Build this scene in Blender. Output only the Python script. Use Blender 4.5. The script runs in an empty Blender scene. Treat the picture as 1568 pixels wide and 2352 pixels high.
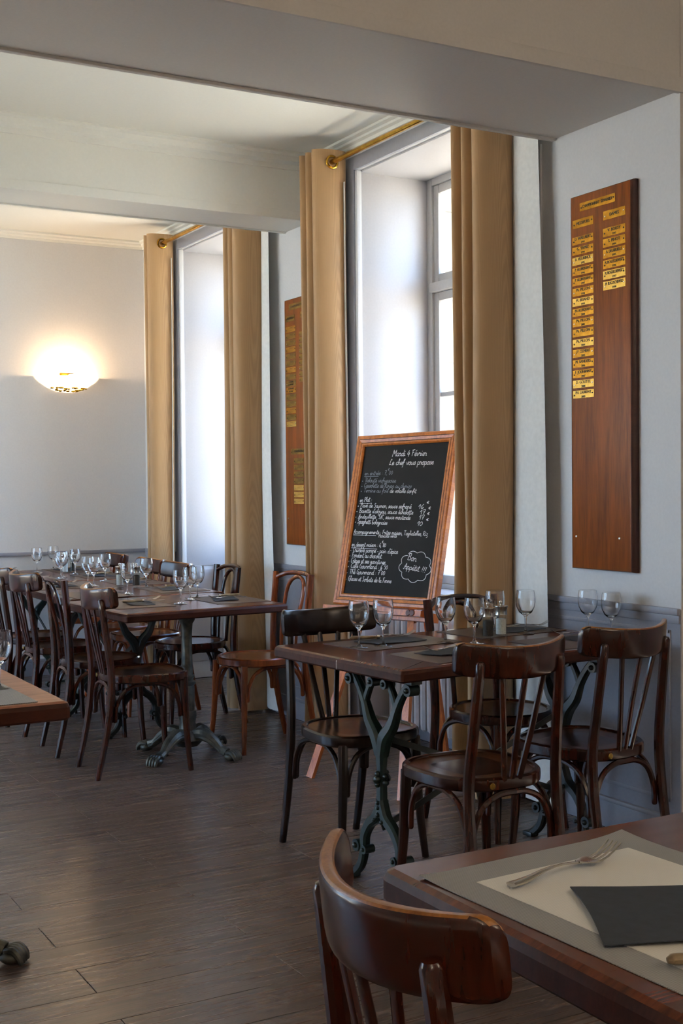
import bpy, bmesh, math, random
from mathutils import Vector, Matrix
PI = math.pi
random.seed(7)
S = bpy.context.scene
COL = S.collection

# ---------------------------------------------------------------- camera, sky, exposure
cam_d = bpy.data.cameras.new('camera')
cam = bpy.data.objects.new('camera', cam_d); COL.objects.link(cam)
yaw, pit, roll = (math.radians(a) for a in (29.3598, -1.24385, -0.482))
fwd = Vector((math.sin(yaw)*math.cos(pit), math.cos(yaw)*math.cos(pit), math.sin(pit)))
rgt = Vector((math.cos(yaw), -math.sin(yaw), 0)); upv = rgt.cross(fwd)
r2 = math.cos(roll)*rgt + math.sin(roll)*upv; u2 = -math.sin(roll)*rgt + math.cos(roll)*upv
M = Matrix((r2, u2, -fwd)).transposed().to_4x4(); M.translation = (0, 0, 1.32)
cam.matrix_world = M
cam_d.sensor_fit = 'VERTICAL'; cam_d.sensor_height = 36.0; cam_d.sensor_width = 24.0
cam_d.lens = 2847.35/2352*36.0
cam_d.clip_start = .05; cam_d.clip_end = 200
S.camera = cam
S.view_settings.view_transform = 'Standard'; S.view_settings.look = 'None'
S.view_settings.gamma = 1.0; S.view_settings.use_curve_mapping = False
S.view_settings.exposure = 0.42

W = bpy.data.worlds.new('sky'); S.world = W; W.use_nodes = True
wn = W.node_tree.nodes; wl = W.node_tree.links; wn.clear()
wo = wn.new('ShaderNodeOutputWorld'); wb = wn.new('ShaderNodeBackground')
tc = wn.new('ShaderNodeTexCoord'); sx = wn.new('ShaderNodeSeparateXYZ'); cr = wn.new('ShaderNodeValToRGB')
cr.color_ramp.elements[0].position = 0.0; cr.color_ramp.elements[0].color = (.54, .74, 1.0, 1)
cr.color_ramp.elements[1].position = 0.9; cr.color_ramp.elements[1].color = (.24, .46, 1.0, 1)
wl.new(tc.outputs['Generated'], sx.inputs[0]); wl.new(sx.outputs['Z'], cr.inputs[0])
wl.new(cr.outputs[0], wb.inputs[0]); wb.inputs[1].default_value = 9.5
wl.new(wb.outputs[0], wo.inputs[0])

XW = 3.208           # window wall face
WIN = [(4.22, 5.52), (6.62, 7.92)]          # openings in the window wall (y range)
LWIN = [(4.75, 5.85), (6.45, 8.40)]    # openings in the opposite wall
XL = -2.6

sun_d = bpy.data.lights.new('sun', 'SUN'); sun_d.energy = 210; sun_d.angle = .02; sun_d.color = (1, .95, .86)
sun = bpy.data.objects.new('sun', sun_d); COL.objects.link(sun); sun.rotation_euler = Vector((-.10, 1, -.80)).to_track_quat('-Z', 'Y').to_euler()
# two uplighting wall lamps of the near room, behind the camera
for i, p in enumerate(((-1.4, -1.35, 2.1), (2.4, -1.35, 2.1))):
    d = bpy.data.lights.new('near_room_lamp', 'SPOT'); d.energy = 150; d.color = (1, .80, .60); d.shadow_soft_size = .1; d.spot_size = 2.6; d.spot_blend = .4
    o = bpy.data.objects.new('near_room_lamp', d); COL.objects.link(o); o.location = p; o.rotation_euler = (PI+.35, 0, 0)
cy = S.cycles
cy.caustics_reflective = False; cy.caustics_refractive = False
cy.max_bounces = 12; cy.diffuse_bounces = 6; cy.glossy_bounces = 4; cy.transmission_bounces = 10; cy.transparent_max_bounces = 12
cy.sample_clamp_indirect = 8.0
cy.use_denoising = True

# ---------------------------------------------------------------- materials
def lin(r, g, b):
    f = lambda c: (c/255/12.92) if c/255 <= .04045 else ((c/255+.055)/1.055)**2.4
    return (f(r), f(g), f(b), 1)
def mat(name, col, rough=.5, metal=0, **k):
    m = bpy.data.materials.new(name); m.use_nodes = True
    p = m.node_tree.nodes['Principled BSDF']
    p.inputs['Base Color'].default_value = col; p.inputs['Roughness'].default_value = rough; p.inputs['Metallic'].default_value = metal
    for a, v in k.items(): p.inputs[a.replace('_', ' ')].default_value = v
    return m
def nodes(m): return m.node_tree.nodes, m.node_tree.links, m.node_tree.nodes['Principled BSDF']
def wood(name, c1, c2, rough=.3, scale=(1, 1, 1), freq=9, bump=.05, coat=0, rnd=.25, rvar=.05, spec=.32):
    m = mat(name, c1, rough); N, L, p = nodes(m)
    t = N.new('ShaderNodeTexCoord'); mp = N.new('ShaderNodeMapping'); mp.inputs['Scale'].default_value = scale
    oi = N.new('ShaderNodeObjectInfo'); add = N.new('ShaderNodeVectorMath'); add.operation = 'ADD'
    mul = N.new('ShaderNodeMath'); mul.operation = 'MULTIPLY'; mul.inputs[1].default_value = 37
    L.new(oi.outputs['Random'], mul.inputs[0]); L.new(t.outputs['Object'], add.inputs[0]); L.new(mul.outputs[0], add.inputs[1])
    L.new(add.outputs[0], mp.inputs[0])
    n1 = N.new('ShaderNodeTexNoise'); n1.inputs['Scale'].default_value = freq; n1.inputs['Detail'].default_value = 6; n1.inputs['Distortion'].default_value = .6
    L.new(mp.outputs[0], n1.inputs['Vector'])
    n2 = N.new('ShaderNodeTexNoise'); n2.inputs['Scale'].default_value = freq*6; n2.inputs['Detail'].default_value = 3
    L.new(mp.outputs[0], n2.inputs['Vector'])
    mx = N.new('ShaderNodeMath'); mx.operation = 'MULTIPLY_ADD'; mx.inputs[1].default_value = .45; L.new(n2.outputs['Fac'], mx.inputs[0])
    m7 = N.new('ShaderNodeMath'); m7.operation = 'MULTIPLY'; m7.inputs[1].default_value = .7; L.new(n1.outputs['Fac'], m7.inputs[0])
    L.new(m7.outputs[0], mx.inputs[2])
    r = N.new('ShaderNodeValToRGB'); r.color_ramp.elements[0].position = .36; r.color_ramp.elements[1].position = .74
    r.color_ramp.elements[0].color = c2; r.color_ramp.elements[1].color = c1
    L.new(mx.outputs[0], r.inputs[0])
    hs = N.new('ShaderNodeHueSaturation'); mr = N.new('ShaderNodeMapRange')
    mr.inputs['To Min'].default_value = 1-rnd; mr.inputs['To Max'].default_value = 1+rnd
    L.new(oi.outputs['Random'], mr.inputs['Value']); L.new(mr.outputs[0], hs.inputs['Value']); L.new(r.outputs[0], hs.inputs['Color'])
    L.new(hs.outputs[0], p.inputs['Base Color'])
    b = N.new('ShaderNodeBump'); b.inputs['Strength'].default_value = bump; b.inputs['Distance'].default_value = .004
    L.new(mx.outputs[0], b.inputs['Height']); L.new(b.outputs[0], p.inputs['Normal'])
    rr = N.new('ShaderNodeMapRange'); rr.inputs['To Min'].default_value = rough+rvar; rr.inputs['To Max'].default_value = max(.05, rough-rvar)
    L.new(n1.outputs['Fac'], rr.inputs['Value']); L.new(rr.outputs[0], p.inputs['Roughness'])
    p.inputs['Specular IOR Level'].default_value = spec
    if coat: p.inputs['Coat Weight'].default_value = coat; p.inputs['Coat Roughness'].default_value = .12
    return m
def noisy(name, c1, c2, rough=.6, freq=40, bump=.1, scale=(1, 1, 1), metal=0, dist=.002, **k):
    m = mat(name, c1, rough, metal, **k); N, L, p = nodes(m)
    t = N.new('ShaderNodeTexCoord'); mp = N.new('ShaderNodeMapping'); mp.inputs['Scale'].default_value = scale; L.new(t.outputs['Object'], mp.inputs[0])
    n = N.new('ShaderNodeTexNoise'); n.inputs['Scale'].default_value = freq; n.inputs['Detail'].default_value = 5; L.new(mp.outputs[0], n.inputs['Vector'])
    r = N.new('ShaderNodeValToRGB'); r.color_ramp.elements[0].position = .32; r.color_ramp.elements[1].position = .68
    r.color_ramp.elements[0].color = c2; r.color_ramp.elements[1].color = c1; L.new(n.outputs['Fac'], r.inputs[0]); L.new(r.outputs[0], p.inputs['Base Color'])
    if bump:
        b = N.new('ShaderNodeBump'); b.inputs['Strength'].default_value = bump; b.inputs['Distance'].default_value = dist
        L.new(n.outputs['Fac'], b.inputs['Height']); L.new(b.outputs[0], p.inputs['Normal'])
    return m
def weave(name, c1, c2, freq=420, rough=.8, ang=0, bump=.4):
    m = mat(name, c1, rough); N, L, p = nodes(m)
    t = N.new('ShaderNodeTexCoord'); mp = N.new('ShaderNodeMapping'); mp.inputs['Rotation'].default_value = (0, 0, ang); L.new(t.outputs['Object'], mp.inputs[0])
    w1 = N.new('ShaderNodeTexWave'); w1.bands_direction = 'X'; w1.inputs['Scale'].default_value = freq/3
    w2 = N.new('ShaderNodeTexWave'); w2.bands_direction = 'Y'; w2.inputs['Scale'].default_value = freq/3
    L.new(mp.outputs[0], w1.inputs[0]); L.new(mp.outputs[0], w2.inputs[0])
    mm = N.new('ShaderNodeMath'); mm.operation = 'MULTIPLY'; L.new(w1.outputs['Fac'], mm.inputs[0]); L.new(w2.outputs['Fac'], mm.inputs[1])
    r = N.new('ShaderNodeMixRGB'); r.inputs[1].default_value = c2; r.inputs[2].default_value = c1; L.new(mm.outputs[0], r.inputs[0]); L.new(r.outputs[0], p.inputs['Base Color'])
    b = N.new('ShaderNodeBump'); b.inputs['Strength'].default_value = bump; b.inputs['Distance'].default_value = .0008; L.new(mm.outputs[0], b.inputs['Height']); L.new(b.outputs[0], p.inputs['Normal'])
    return m

m_wall = noisy('wall_paint', (.69, .685, .685, 1), (.66, .655, .655, 1), .55, 90, .06)
m_reveal = noisy('reveal_dimmed_tone', (.47, .46, .475, 1), (.45, .44, .455, 1), .38, 90, .04)  # wall tone darkened in colour to hold down window glare on the reveals
m_lilac = noisy('lilac_grey_paint', (.30, .31, .36, 1), (.28, .29, .335, 1), .42, 90, .04)
m_ceil = noisy('ceiling_paint', (.85, .84, .77, 1), (.83, .82, .75, 1), .6, 70, .04)
m_beam = noisy('beam_paint', (.66, .62, .58, 1), (.63, .595, .555, 1), .6, 90, .05)
m_frame = noisy('window_frame_paint', (.46, .45, .445, 1), (.43, .42, .415, 1), .4, 60, .03)
m_ext = noisy('limestone', (.40, .36, .28, 1), (.22, .18, .13, 1), .9, 7, .6, dist=.02)
m_ground = noisy('pale_gravel', (.62, .54, .42, 1), (.52, .45, .35, 1), .95, 5, .3)
m_plank = wood('grey_oak_laminate', lin(108, 89, 77), lin(47, 39, 35), .28, (.45, 26, 1), 2.6, .16, rnd=.03, rvar=.05, spec=.75)
m_slab = mat('screed', lin(48, 40, 35), .8)
m_dark = wood('dark_beech', lin(58, 21, 8), lin(26, 9, 4), .2, (5, 5, 1.0), 3, .005, coat=.0, spec=.42, rnd=.18)
m_worn_lit = wood('worn_lit_beech_edge', lin(146, 96, 40), lin(104, 60, 22), .3, (5, 5, 1), 6, .02, coat=.2, rnd=.1)  # worn top edges, with the light falling on them mixed into the tone
m_darker = wood('walnut_stained_beech', lin(34, 15, 8), lin(17, 7, 4), .22, (5, 5, 1.0), 3, .005, coat=.0, spec=.4, rnd=.18)
m_mid = wood('red_beech', lin(124, 62, 28), lin(74, 32, 14), .2, (5, 5, 1.0), 3, .005, coat=.0, rnd=.12, spec=.45)
m_seatd = wood('dark_plywood', lin(104, 60, 32), lin(56, 29, 14), .22, (1.4, 16, 1), 3, .01, coat=.0, spec=.45, rnd=.15)
m_seatm = wood('honey_plywood', lin(150, 88, 44), lin(96, 50, 22), .22, (1.4, 16, 1), 3, .01, coat=.1, spec=.45, rnd=.12)
m_top = wood('mahogany_table', lin(92, 46, 28), lin(54, 26, 15), .24, (1.2, 14, 6), 3, .01, rnd=.06, spec=.26)
m_top2 = wood('orange_oak_table', lin(150, 92, 56), lin(112, 62, 36), .4, (2.2, 14, 6), 3, .05, rnd=.04)
m_edge = wood('table_edge_wood', lin(62, 30, 20), lin(40, 19, 13), .45, (2, 10, 6), 4, .02, rnd=.05, spec=.14)
m_iron = noisy('green_cast_iron', lin(16, 40, 36), lin(9, 25, 23), .32, 60, .15)
m_blackiron = noisy('black_cast_iron', lin(17, 26, 25), lin(10, 16, 16), .34, 60, .15)
m_bronze = noisy('grey_bronze_iron', lin(92, 90, 80), lin(48, 48, 43), .42, 30, .25, metal=.55)
m_brass = noisy('brass', lin(190, 150, 60), lin(150, 112, 36), .22, 25, .03, metal=1)
m_plate = noisy('engraved_brass', lin(205, 150, 50), lin(150, 100, 24), .26, 18, .12, metal=.9)
m_plate2 = noisy('old_brass', lin(150, 120, 52), lin(98, 76, 30), .32, 20, .12, metal=.9)
m_plate3 = noisy('bright_brass', lin(226, 186, 96), lin(196, 150, 64), .24, 18, .1, metal=.9)
m_ink = mat('engraving_black', lin(30, 22, 12), .6)
m_honour = wood('honours_mahogany', lin(126, 68, 22), lin(80, 41, 12), .38, (12, .8, 12), 2.6, .02, spec=.2, rnd=.04)
m_honoure = wood('honours_edge', lin(56, 24, 16), lin(38, 16, 11), .34, (10, 10, 1), 3, .03, rnd=.04)
m_gold = weave('ochre_curtain_satin', lin(178, 144, 102), lin(152, 120, 82), 700, .55, bump=.15)
nodes(m_gold)[2].inputs['Sheen Weight'].default_value = .35
m_lining = noisy('white_lining', lin(236, 236, 232), lin(228, 228, 224), .7, 50, .03)
m_frameo = wood('orange_pine', lin(196, 118, 48), lin(140, 74, 26), .36, (8, 8, 1.4), 5, .04, coat=.25, rnd=.12)
m_groove = mat('dark_groove', lin(42, 20, 12), .6)
m_easel = wood('easel_beech', lin(196, 108, 42), lin(140, 68, 24), .36, (8, 8, 1.4), 5, .04, coat=.2, rnd=.1)
m_slate = noisy('chalkboard_slate', lin(12, 13, 16), lin(8, 9, 11), .62, 9, .02, Specular_IOR_Level=.18)
m_chalk = mat('chalk', lin(225, 228, 232), .9)
m_chalk2 = mat('faint_chalk', lin(128, 136, 146), .9)
m_napkin = noisy('slate_paper_napkin', lin(40, 47, 56), lin(33, 39, 47), .75, 60, .15)
m_mat = weave('brown_woven_vinyl', lin(112, 84, 66), lin(52, 38, 30), 560, .45, .5)
m_greymat = weave('grey_woven_fabric', lin(186, 186, 184), lin(122, 122, 121), 620, .8, .6)
m_creammat = weave('cream_woven_fabric', lin(236, 233, 225), lin(205, 202, 194), 620, .8, .6)
m_stripmat = weave('striped_woven_vinyl', lin(190, 190, 186), lin(110, 110, 108), 500, .5, .3)
m_steel = mat('stainless_steel', lin(205, 200, 190), .2, 1)
m_knifeh = noisy('knife_handle', lin(150, 130, 100), lin(80, 62, 44), .3, 30, .05)
m_radi = noisy('radiator_enamel', lin(200, 198, 202), lin(190, 188, 192), .35, 30, .02)
m_pepper = noisy('peppercorns', lin(60, 44, 34), lin(16, 11, 9), .7, 220, .8)
m_salt = noisy('salt_grains', lin(236, 236, 234), lin(205, 205, 204), .8, 260, .5)
m_glassw = mat('drinking_glass', (1, 1, 1, 1), .0, 0, Transmission_Weight=1.0, IOR=1.47)
m_acryl = mat('clear_acrylic', (.98, .98, .98, 1), .03, 0, Transmission_Weight=1.0, IOR=1.45)
# window pane: clear sheet with mirror-like grazing reflection
m_pane = bpy.data.materials.new('window_pane'); m_pane.use_nodes = True
N, L = m_pane.node_tree.nodes, m_pane.node_tree.links; N.clear()
o_ = N.new('ShaderNodeOutputMaterial'); mx_ = N.new('ShaderNodeMixShader'); tr_ = N.new('ShaderNodeBsdfTransparent'); gl_ = N.new('ShaderNodeBsdfGlossy'); lw_ = N.new('ShaderNodeLayerWeight'); lw_.inputs[0].default_value = .5; pw_ = N.new('ShaderNodeMath'); pw_.operation = 'POWER'; pw_.inputs[1].default_value = 4; fr_ = N.new('ShaderNodeMath'); fr_.operation = 'MULTIPLY_ADD'; fr_.inputs[1].default_value = .4; fr_.inputs[2].default_value = .03; L.new(lw_.outputs['Facing'], pw_.inputs[0]); L.new(pw_.outputs[0], fr_.inputs[0])
gl_.inputs['Roughness'].default_value = .02; tr_.inputs[0].default_value = (.95, .97, .96, 1)
L.new(fr_.outputs[0], mx_.inputs[0]); L.new(tr_.outputs[0], mx_.inputs[1]); L.new(gl_.outputs[0], mx_.inputs[2]); L.new(mx_.outputs[0], o_.inputs[0])
m_acryl = m_pane.copy(); m_acryl.name = 'clear_acrylic_wall'
m_sconce = mat('frosted_lamp_glass', (1, .93, .82, 1), .4, 0, Transmission_Weight=.5, Emission_Strength=.7)
m_sconce.node_tree.nodes['Principled BSDF'].inputs['Emission Color'].default_value = (1, .86, .64, 1)
m_bulb = mat('bulb', (1, 1, 1, 1), .4, 0, Emission_Strength=30); m_bulb.node_tree.nodes['Principled BSDF'].inputs['Emission Color'].default_value = (1, .8, .52, 1)

# ---------------------------------------------------------------- geometry helpers
def NB(): return bmesh.new()
def box(bm, x0, x1, y0, y1, z0, z1, bev=0):
    vs = [bm.verts.new((x, y, z)) for z in (z0, z1) for y in (y0, y1) for x in (x0, x1)]
    fs = [bm.faces.new([vs[i] for i in q]) for q in ((0, 2, 3, 1), (4, 5, 7, 6), (0, 1, 5, 4), (2, 6, 7, 3), (0, 4, 6, 2), (1, 3, 7, 5))]
    if bev:
        es = list({e for f in fs for e in f.edges})
        bmesh.ops.bevel(bm, geom=es, offset=bev, segments=2, affect='EDGES', profile=.6)
def prism(bm, pts, z0, z1, bev=0, T=None):
    n = len(pts); a = [bm.verts.new((p[0], p[1], z0)) for p in pts]; b = [bm.verts.new((p[0], p[1], z1)) for p in pts]
    f0 = bm.faces.new(a[::-1]); f1 = bm.faces.new(b); sides = [bm.faces.new((a[i], a[(i+1) % n], b[(i+1) % n], b[i])) for i in range(n)]
    if bev: 
        r = bmesh.ops.bevel(bm, geom=list(f1.edges)+list(f0.edges), offset=bev, segments=2, affect='EDGES')
    if T: 
        for v in bm.verts: v.co = T @ v.co
def spline(P, k=6, closed=False):
    P = [Vector(p) for p in P]; n = len(P); out = []
    rng = range(n if closed else n-1)
    for i in rng:
        p0 = P[(i-1) % n] if closed or i > 0 else 2*P[0]-P[1]; p1 = P[i]; p2 = P[(i+1) % n]
        p3 = P[(i+2) % n] if closed or i+2 < n else 2*P[-1]-P[-2]
        for j in range(k):
            t = j/k; out.append(.5*((2*p1)+(p2-p0)*t+(2*p0-5*p1+4*p2-p3)*t*t+(3*p1-p0-3*p2+p3)*t**3))
    if not closed: out.append(P[-1].copy())
    return out
def tube(bm, pts, rad, n=10, up=None, ratio=1.0, closed=False, caps=True, dome=False, pw=2.0):
    """sweep of a (super)ellipse; up = fixed direction of the second half-axis, which is rad*ratio long"""
    pts = [Vector(p) for p in pts]; m = len(pts)
    R = rad if hasattr(rad, '__len__') else [rad]*m
    if len(R) != m: R = [R[min(len(R)-1, int(i/(m-1)*(len(R)-1)))]*(1-(i/(m-1)*(len(R)-1)) % 1)+R[min(len(R)-1, int(i/(m-1)*(len(R)-1))+1)]*((i/(m-1)*(len(R)-1)) % 1) for i in range(m)]
    rings = []; prev = None
    for i in range(m):
        d = (pts[(i+1) % m]-pts[i-1]) if closed else (pts[min(i+1, m-1)]-pts[max(i-1, 0)])
        d = d.normalized() if d.length > 1e-9 else Vector((0, 0, 1))
        if up is not None: s = d.cross(Vector(up)); 
        else: s = d.cross(prev) if prev is not None else d.orthogonal()
        if s.length < 1e-6: s = d.orthogonal()
        s.normalize(); t = s.cross(d).normalized()
        if up is None: prev = t
        ring = []
        for j in range(n):
            a = 2*PI*(j+.5)/n; c_, s_ = math.cos(a), math.sin(a)
            if pw != 2.0: c_ = math.copysign(abs(c_)**(2/pw), c_); s_ = math.copysign(abs(s_)**(2/pw), s_)
            ring.append(bm.verts.new(pts[i]+s*(c_*R[i])+t*(s_*R[i]*ratio)))
        rings.append(ring)
    for i in range(m if closed else m-1):
        a, b = rings[i], rings[(i+1) % m]
        for j in range(n): bm.faces.new((a[j], a[(j+1) % n], b[(j+1) % n], b[j]))
    if caps and not closed:
        for ring, sgn, k in ((rings[0], -1, 0), (rings[-1], 1, m-1)):
            if dome:
                d = (pts[1]-pts[0]).normalized()*-1 if k == 0 else (pts[-1]-pts[-2]).normalized()
                r2_ = [bm.verts.new(pts[k]+(v.co-pts[k])*.72+d*R[k]*.5) for v in ring]; tip = bm.verts.new(pts[k]+d*R[k]*.72)
                for j in range(n):
                    q = (ring[j], ring[(j+1) % n], r2_[(j+1) % n], r2_[j]); bm.faces.new(q if sgn > 0 else q[::-1])
                    q = (r2_[j], r2_[(j+1) % n], tip); bm.faces.new(q if sgn > 0 else q[::-1])
            else: bm.faces.new(ring if sgn > 0 else ring[::-1])
def lathe(bm, prof, n=24, c=(0, 0, 0), mod=None, sy=1.0, a0=0, a1=2*PI):
    full = abs(a1-a0-2*PI) < 1e-6; rings = []
    for r, z in prof:
        if r < 1e-6: rings.append([bm.verts.new((c[0], c[1], c[2]+z))]); continue
        rings.append([bm.verts.new((c[0]+math.cos(a)*r*(mod(a, z) if mod else 1), c[1]+math.sin(a)*r*sy*(mod(a, z) if mod else 1), c[2]+z)) for a in [a0+(a1-a0)*j/(n if full else n-1) for j in range(n)]])
    for a, b in zip(rings, rings[1:]):
        for j in range(n if full else n-1):
            k = (j+1) % n
            if len(a) == 1 and len(b) == 1: continue
            if len(a) == 1: bm.faces.new((a[0], b[k], b[j]))
            elif len(b) == 1: bm.faces.new((a[j], a[k], b[0]))
            else: bm.faces.new((a[j], a[k], b[k], b[j]))
def ball(bm, c, r, n=10, sc=(1, 1, 1)):
    g = bmesh.ops.create_uvsphere(bm, u_segments=n, v_segments=max(6, n-2), radius=1)
    for v in g['verts']: v.co = Vector((v.co.x*r*sc[0]+c[0], v.co.y*r*sc[1]+c[1], v.co.z*r*sc[2]+c[2]))
def rings(bm, outline, prof, cap0=True, cap1=True):
    """outline (xy loop) inset by prof (inset, z)"""
    cx = sum(p[0] for p in outline)/len(outline); cyy = sum(p[1] for p in outline)/len(outline)
    n = len(outline); R = []
    nrm = []
    for i in range(n):
        a, b = Vector(outline[i-1]), Vector(outline[(i+1) % n]); d = (b-a).normalized(); nrm.append(Vector((-d.y, d.x)))
    for ins, z in prof: R.append([bm.verts.new((outline[i][0]+nrm[i].x*ins, outline[i][1]+nrm[i].y*ins, z)) for i in range(n)])
    for a, b in zip(R, R[1:]):
        for j in range(n): bm.faces.new((a[j], a[(j+1) % n], b[(j+1) % n], b[j]))
    if cap0: bm.faces.new(R[0][::-1])
    if cap1: bm.faces.new(R[-1])
def grid(bm, f, nu, nv, th=None):
    """surface f(u,v) on [0,1]^2"""
    V = [[bm.verts.new(f(i/nu, j/nv)) for j in range(nv+1)] for i in range(nu+1)]
    for i in range(nu):
        for j in range(nv): bm.faces.new((V[i][j], V[i+1][j], V[i+1][j+1], V[i][j+1]))
    if th: bmesh.ops.solidify(bm, geom=list(bm.faces), thickness=th)
def sheet(bm, f, nu, nv, th):
    V = [[[bm.verts.new(Vector(f(i/nu, j/nv))-Vector((0, 0, th*k))) for j in range(nv+1)] for i in range(nu+1)] for k in (0, 1)]
    for k in (0, 1):
        for i in range(nu):
            for j in range(nv): q = (V[k][i][j], V[k][i+1][j], V[k][i+1][j+1], V[k][i][j+1]); bm.faces.new(q if k == 0 else q[::-1])
    loop = [(i, 0) for i in range(nu)]+[(nu, j) for j in range(nv)]+[(i, nv) for i in range(nu, 0, -1)]+[(0, j) for j in range(nv, 0, -1)]
    for (a, b), (c, d) in zip(loop, loop[1:]+loop[:1]): bm.faces.new((V[0][a][b], V[1][a][b], V[1][c][d], V[0][c][d]))
def obj(name, bm, m, parent=None, T=None, smooth=True, ang=.62, kind=None, label=None):
    bmesh.ops.recalc_face_normals(bm, faces=bm.faces)
    bm.normal_update()
    for f in bm.faces: f.smooth = smooth
    if smooth:
        for e in bm.edges:
            if len(e.link_faces) == 2 and e.calc_face_angle(0) > ang: e.smooth = False
    me = bpy.data.meshes.new(name); bm.to_mesh(me); bm.free()
    if m: me.materials.append(m)
    o = bpy.data.objects.new(name, me); COL.objects.link(o)
    if parent: o.parent = parent
    if T is not None: o.matrix_local = T
    if kind: o['kind'] = kind
    if label: o['label'] = label
    return o
def thing(name, label, cat, loc=(0, 0, 0), rz=0, group=None, kind=None):
    o = bpy.data.objects.new(name, None); COL.objects.link(o); o.empty_display_size = .1
    o.location = loc; o.rotation_euler = (0, 0, rz)
    if label: o['label'] = label
    if cat: o['category'] = cat
    if group: o['group'] = group
    if kind: o['kind'] = kind
    return o
def tag(o, label, cat, group=None):
    o['label'] = label; o['category'] = cat
    if group: o['group'] = group
    return o
KIDS = {}
def dup(root, loc, rz, label):
    r = root.copy(); COL.objects.link(r); r.location = loc; r.rotation_euler = (0, 0, rz); r['label'] = label
    if root.name not in KIDS: KIDS[root.name] = [(c, list(c.children)) for c in root.children]
    for ch, sub in KIDS[root.name]:
        c = ch.copy(); COL.objects.link(c); c.parent = r
        for g in sub:
            d = g.copy(); COL.objects.link(d); d.parent = c
    return r
def struct(name, bm, m, parent=None, **k): return obj(name, bm, m, parent, kind=None if parent else 'structure', **k)

# ---------------------------------------------------------------- structure
YB, ZC = 8.62, 3.10           # back wall, ceiling
Y0, Y1 = 3.245, 3.94          # first wide beam / wall with opening
Y2, Y3 = 5.975, 6.325         # second beam
# floor : slab and laid planks
bm = NB(); box(bm, XL, 3.80, -1.6, YB, -.12, -.005); flo = struct('floor', bm, m_slab)
PL, PW = 1.03, .1837
row = 0; y = 5.502-26*PW
plank_mesh = {}
while y < YB:
    base = 1.523 if row % 2 == 0 else 1.008
    k = -3
    while k < 3:
        x0 = base+k*PL; x1 = x0+PL; x0 = max(x0, XL+.3); yy0, yy1 = y, min(y+PW, YB-.001)
        xm = XW-.016 if not any(a < (yy0+yy1)/2 < b for a, b in WIN) else 3.48
        if (yy0+yy1)/2 < Y0: xm = 3.78
        x1 = min(x1, xm)
        if x1-x0 > .05 and yy1 > .75:
            yy0 = max(yy0, .75)
            key = (round(x1-x0, 3), round(yy1-yy0, 3))
            if key not in plank_mesh:
                bm = NB(); w, h = key
                g = .0011
                box(bm, g, w-g, g, h-g, -.012, 0, .0012)
                o = obj('plank', bm, m_plank, flo, smooth=False); plank_mesh[key] = o
            else:
                o = plank_mesh[key].copy(); COL.objects.link(o)
            o.location = (x0, yy0, 0)
        k += 1
    y += PW; row += 1

def wall_run(name, segs, m):
    bm = NB()
    for s in segs: box(bm, *s)
    return struct(name, bm, m, smooth=False)
# window wall : piers, lintels and thin apron walls under the windows
wr = wall_run('wall_right', [(XW, 3.95, Y0, WIN[0][0], 0, 3.6), (XW, 3.95, WIN[0][1], WIN[1][0], 0, 3.6), (XW, 3.95, WIN[1][1], YB+.2, 0, 3.6),
    (XW, 3.95, WIN[0][0], WIN[0][1], 2.93, 3.6), (XW, 3.95, WIN[1][0], WIN[1][1], 2.93, 3.6),
    (3.50, 3.95, WIN[0][0], WIN[0][1], -.1, .745), (3.50, 3.95, WIN[1][0], WIN[1][1], -.1, .745)], m_wall)
wall_run('wall_back', [(XL-.3, 3.95, YB, YB+.2, 0, 3.6)], m_wall)
segs = []; ye = -1.6
for a, b in LWIN: segs += [(XL-.3, XL, ye, a, 0, 3.6), (XL-.3, XL, a, b, 0, .35), (XL-.3, XL, a, b, 2.96, 3.6)]; ye = b
wall_run('wall_left', segs+[(XL-.3, XL, ye, YB+.2, 0, 3.6)], m_wall)
wall_run('wall_front', [(XL-.3, 4.2, -1.8, -1.6, 0, 3.6)], m_wall)
wall_run('wall_side', [(3.80, 4.0, -1.8, Y0+.0, 0, 3.6)], m_wall)
bm = NB(); box(bm, XL-.3, 4.0, -1.8, YB+.2, 3.45, 3.6); box(bm, XL, XW+.05, Y1, YB, ZC, 3.5); struct('ceiling', bm, m_ceil, smooth=False)
bm = NB(); box(bm, XL, XW+.001, Y0, Y1, 2.70, 3.5); o = struct('ceiling_beam', bm, m_beam, smooth=False)
for (a, b, c, d) in ((Y0-.008, Y0+.012, 2.692, 2.745), (Y1-.018, Y1+.006, 2.690, 2.712)):
    bm = NB(); box(bm, XL, XW-.002 if a > Y0 else 3.78, a, b, c, d, .004); obj('edge_bead', bm, m_beam, o)
bm = NB(); box(bm, XW+.001, 3.80, Y0-.001, Y0-.0002, 0, 3.5); struct('wall_pier', bm, m_beam, smooth=False)
bm = NB(); box(bm, XL, XW+.001, Y2, Y3, 2.76, 3.2); o = struct('ceiling_beam', bm, m_ceil, smooth=False)
for (a, b, c, d) in ((Y2-.007, Y2+.01, 2.752, 2.80), (Y3-.012, Y3+.006, 2.752, 2.775)):
    bm = NB(); box(bm, XL, XW-.002, a, b, c, d, .003); obj('edge_bead', bm, m_ceil, o)
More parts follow.
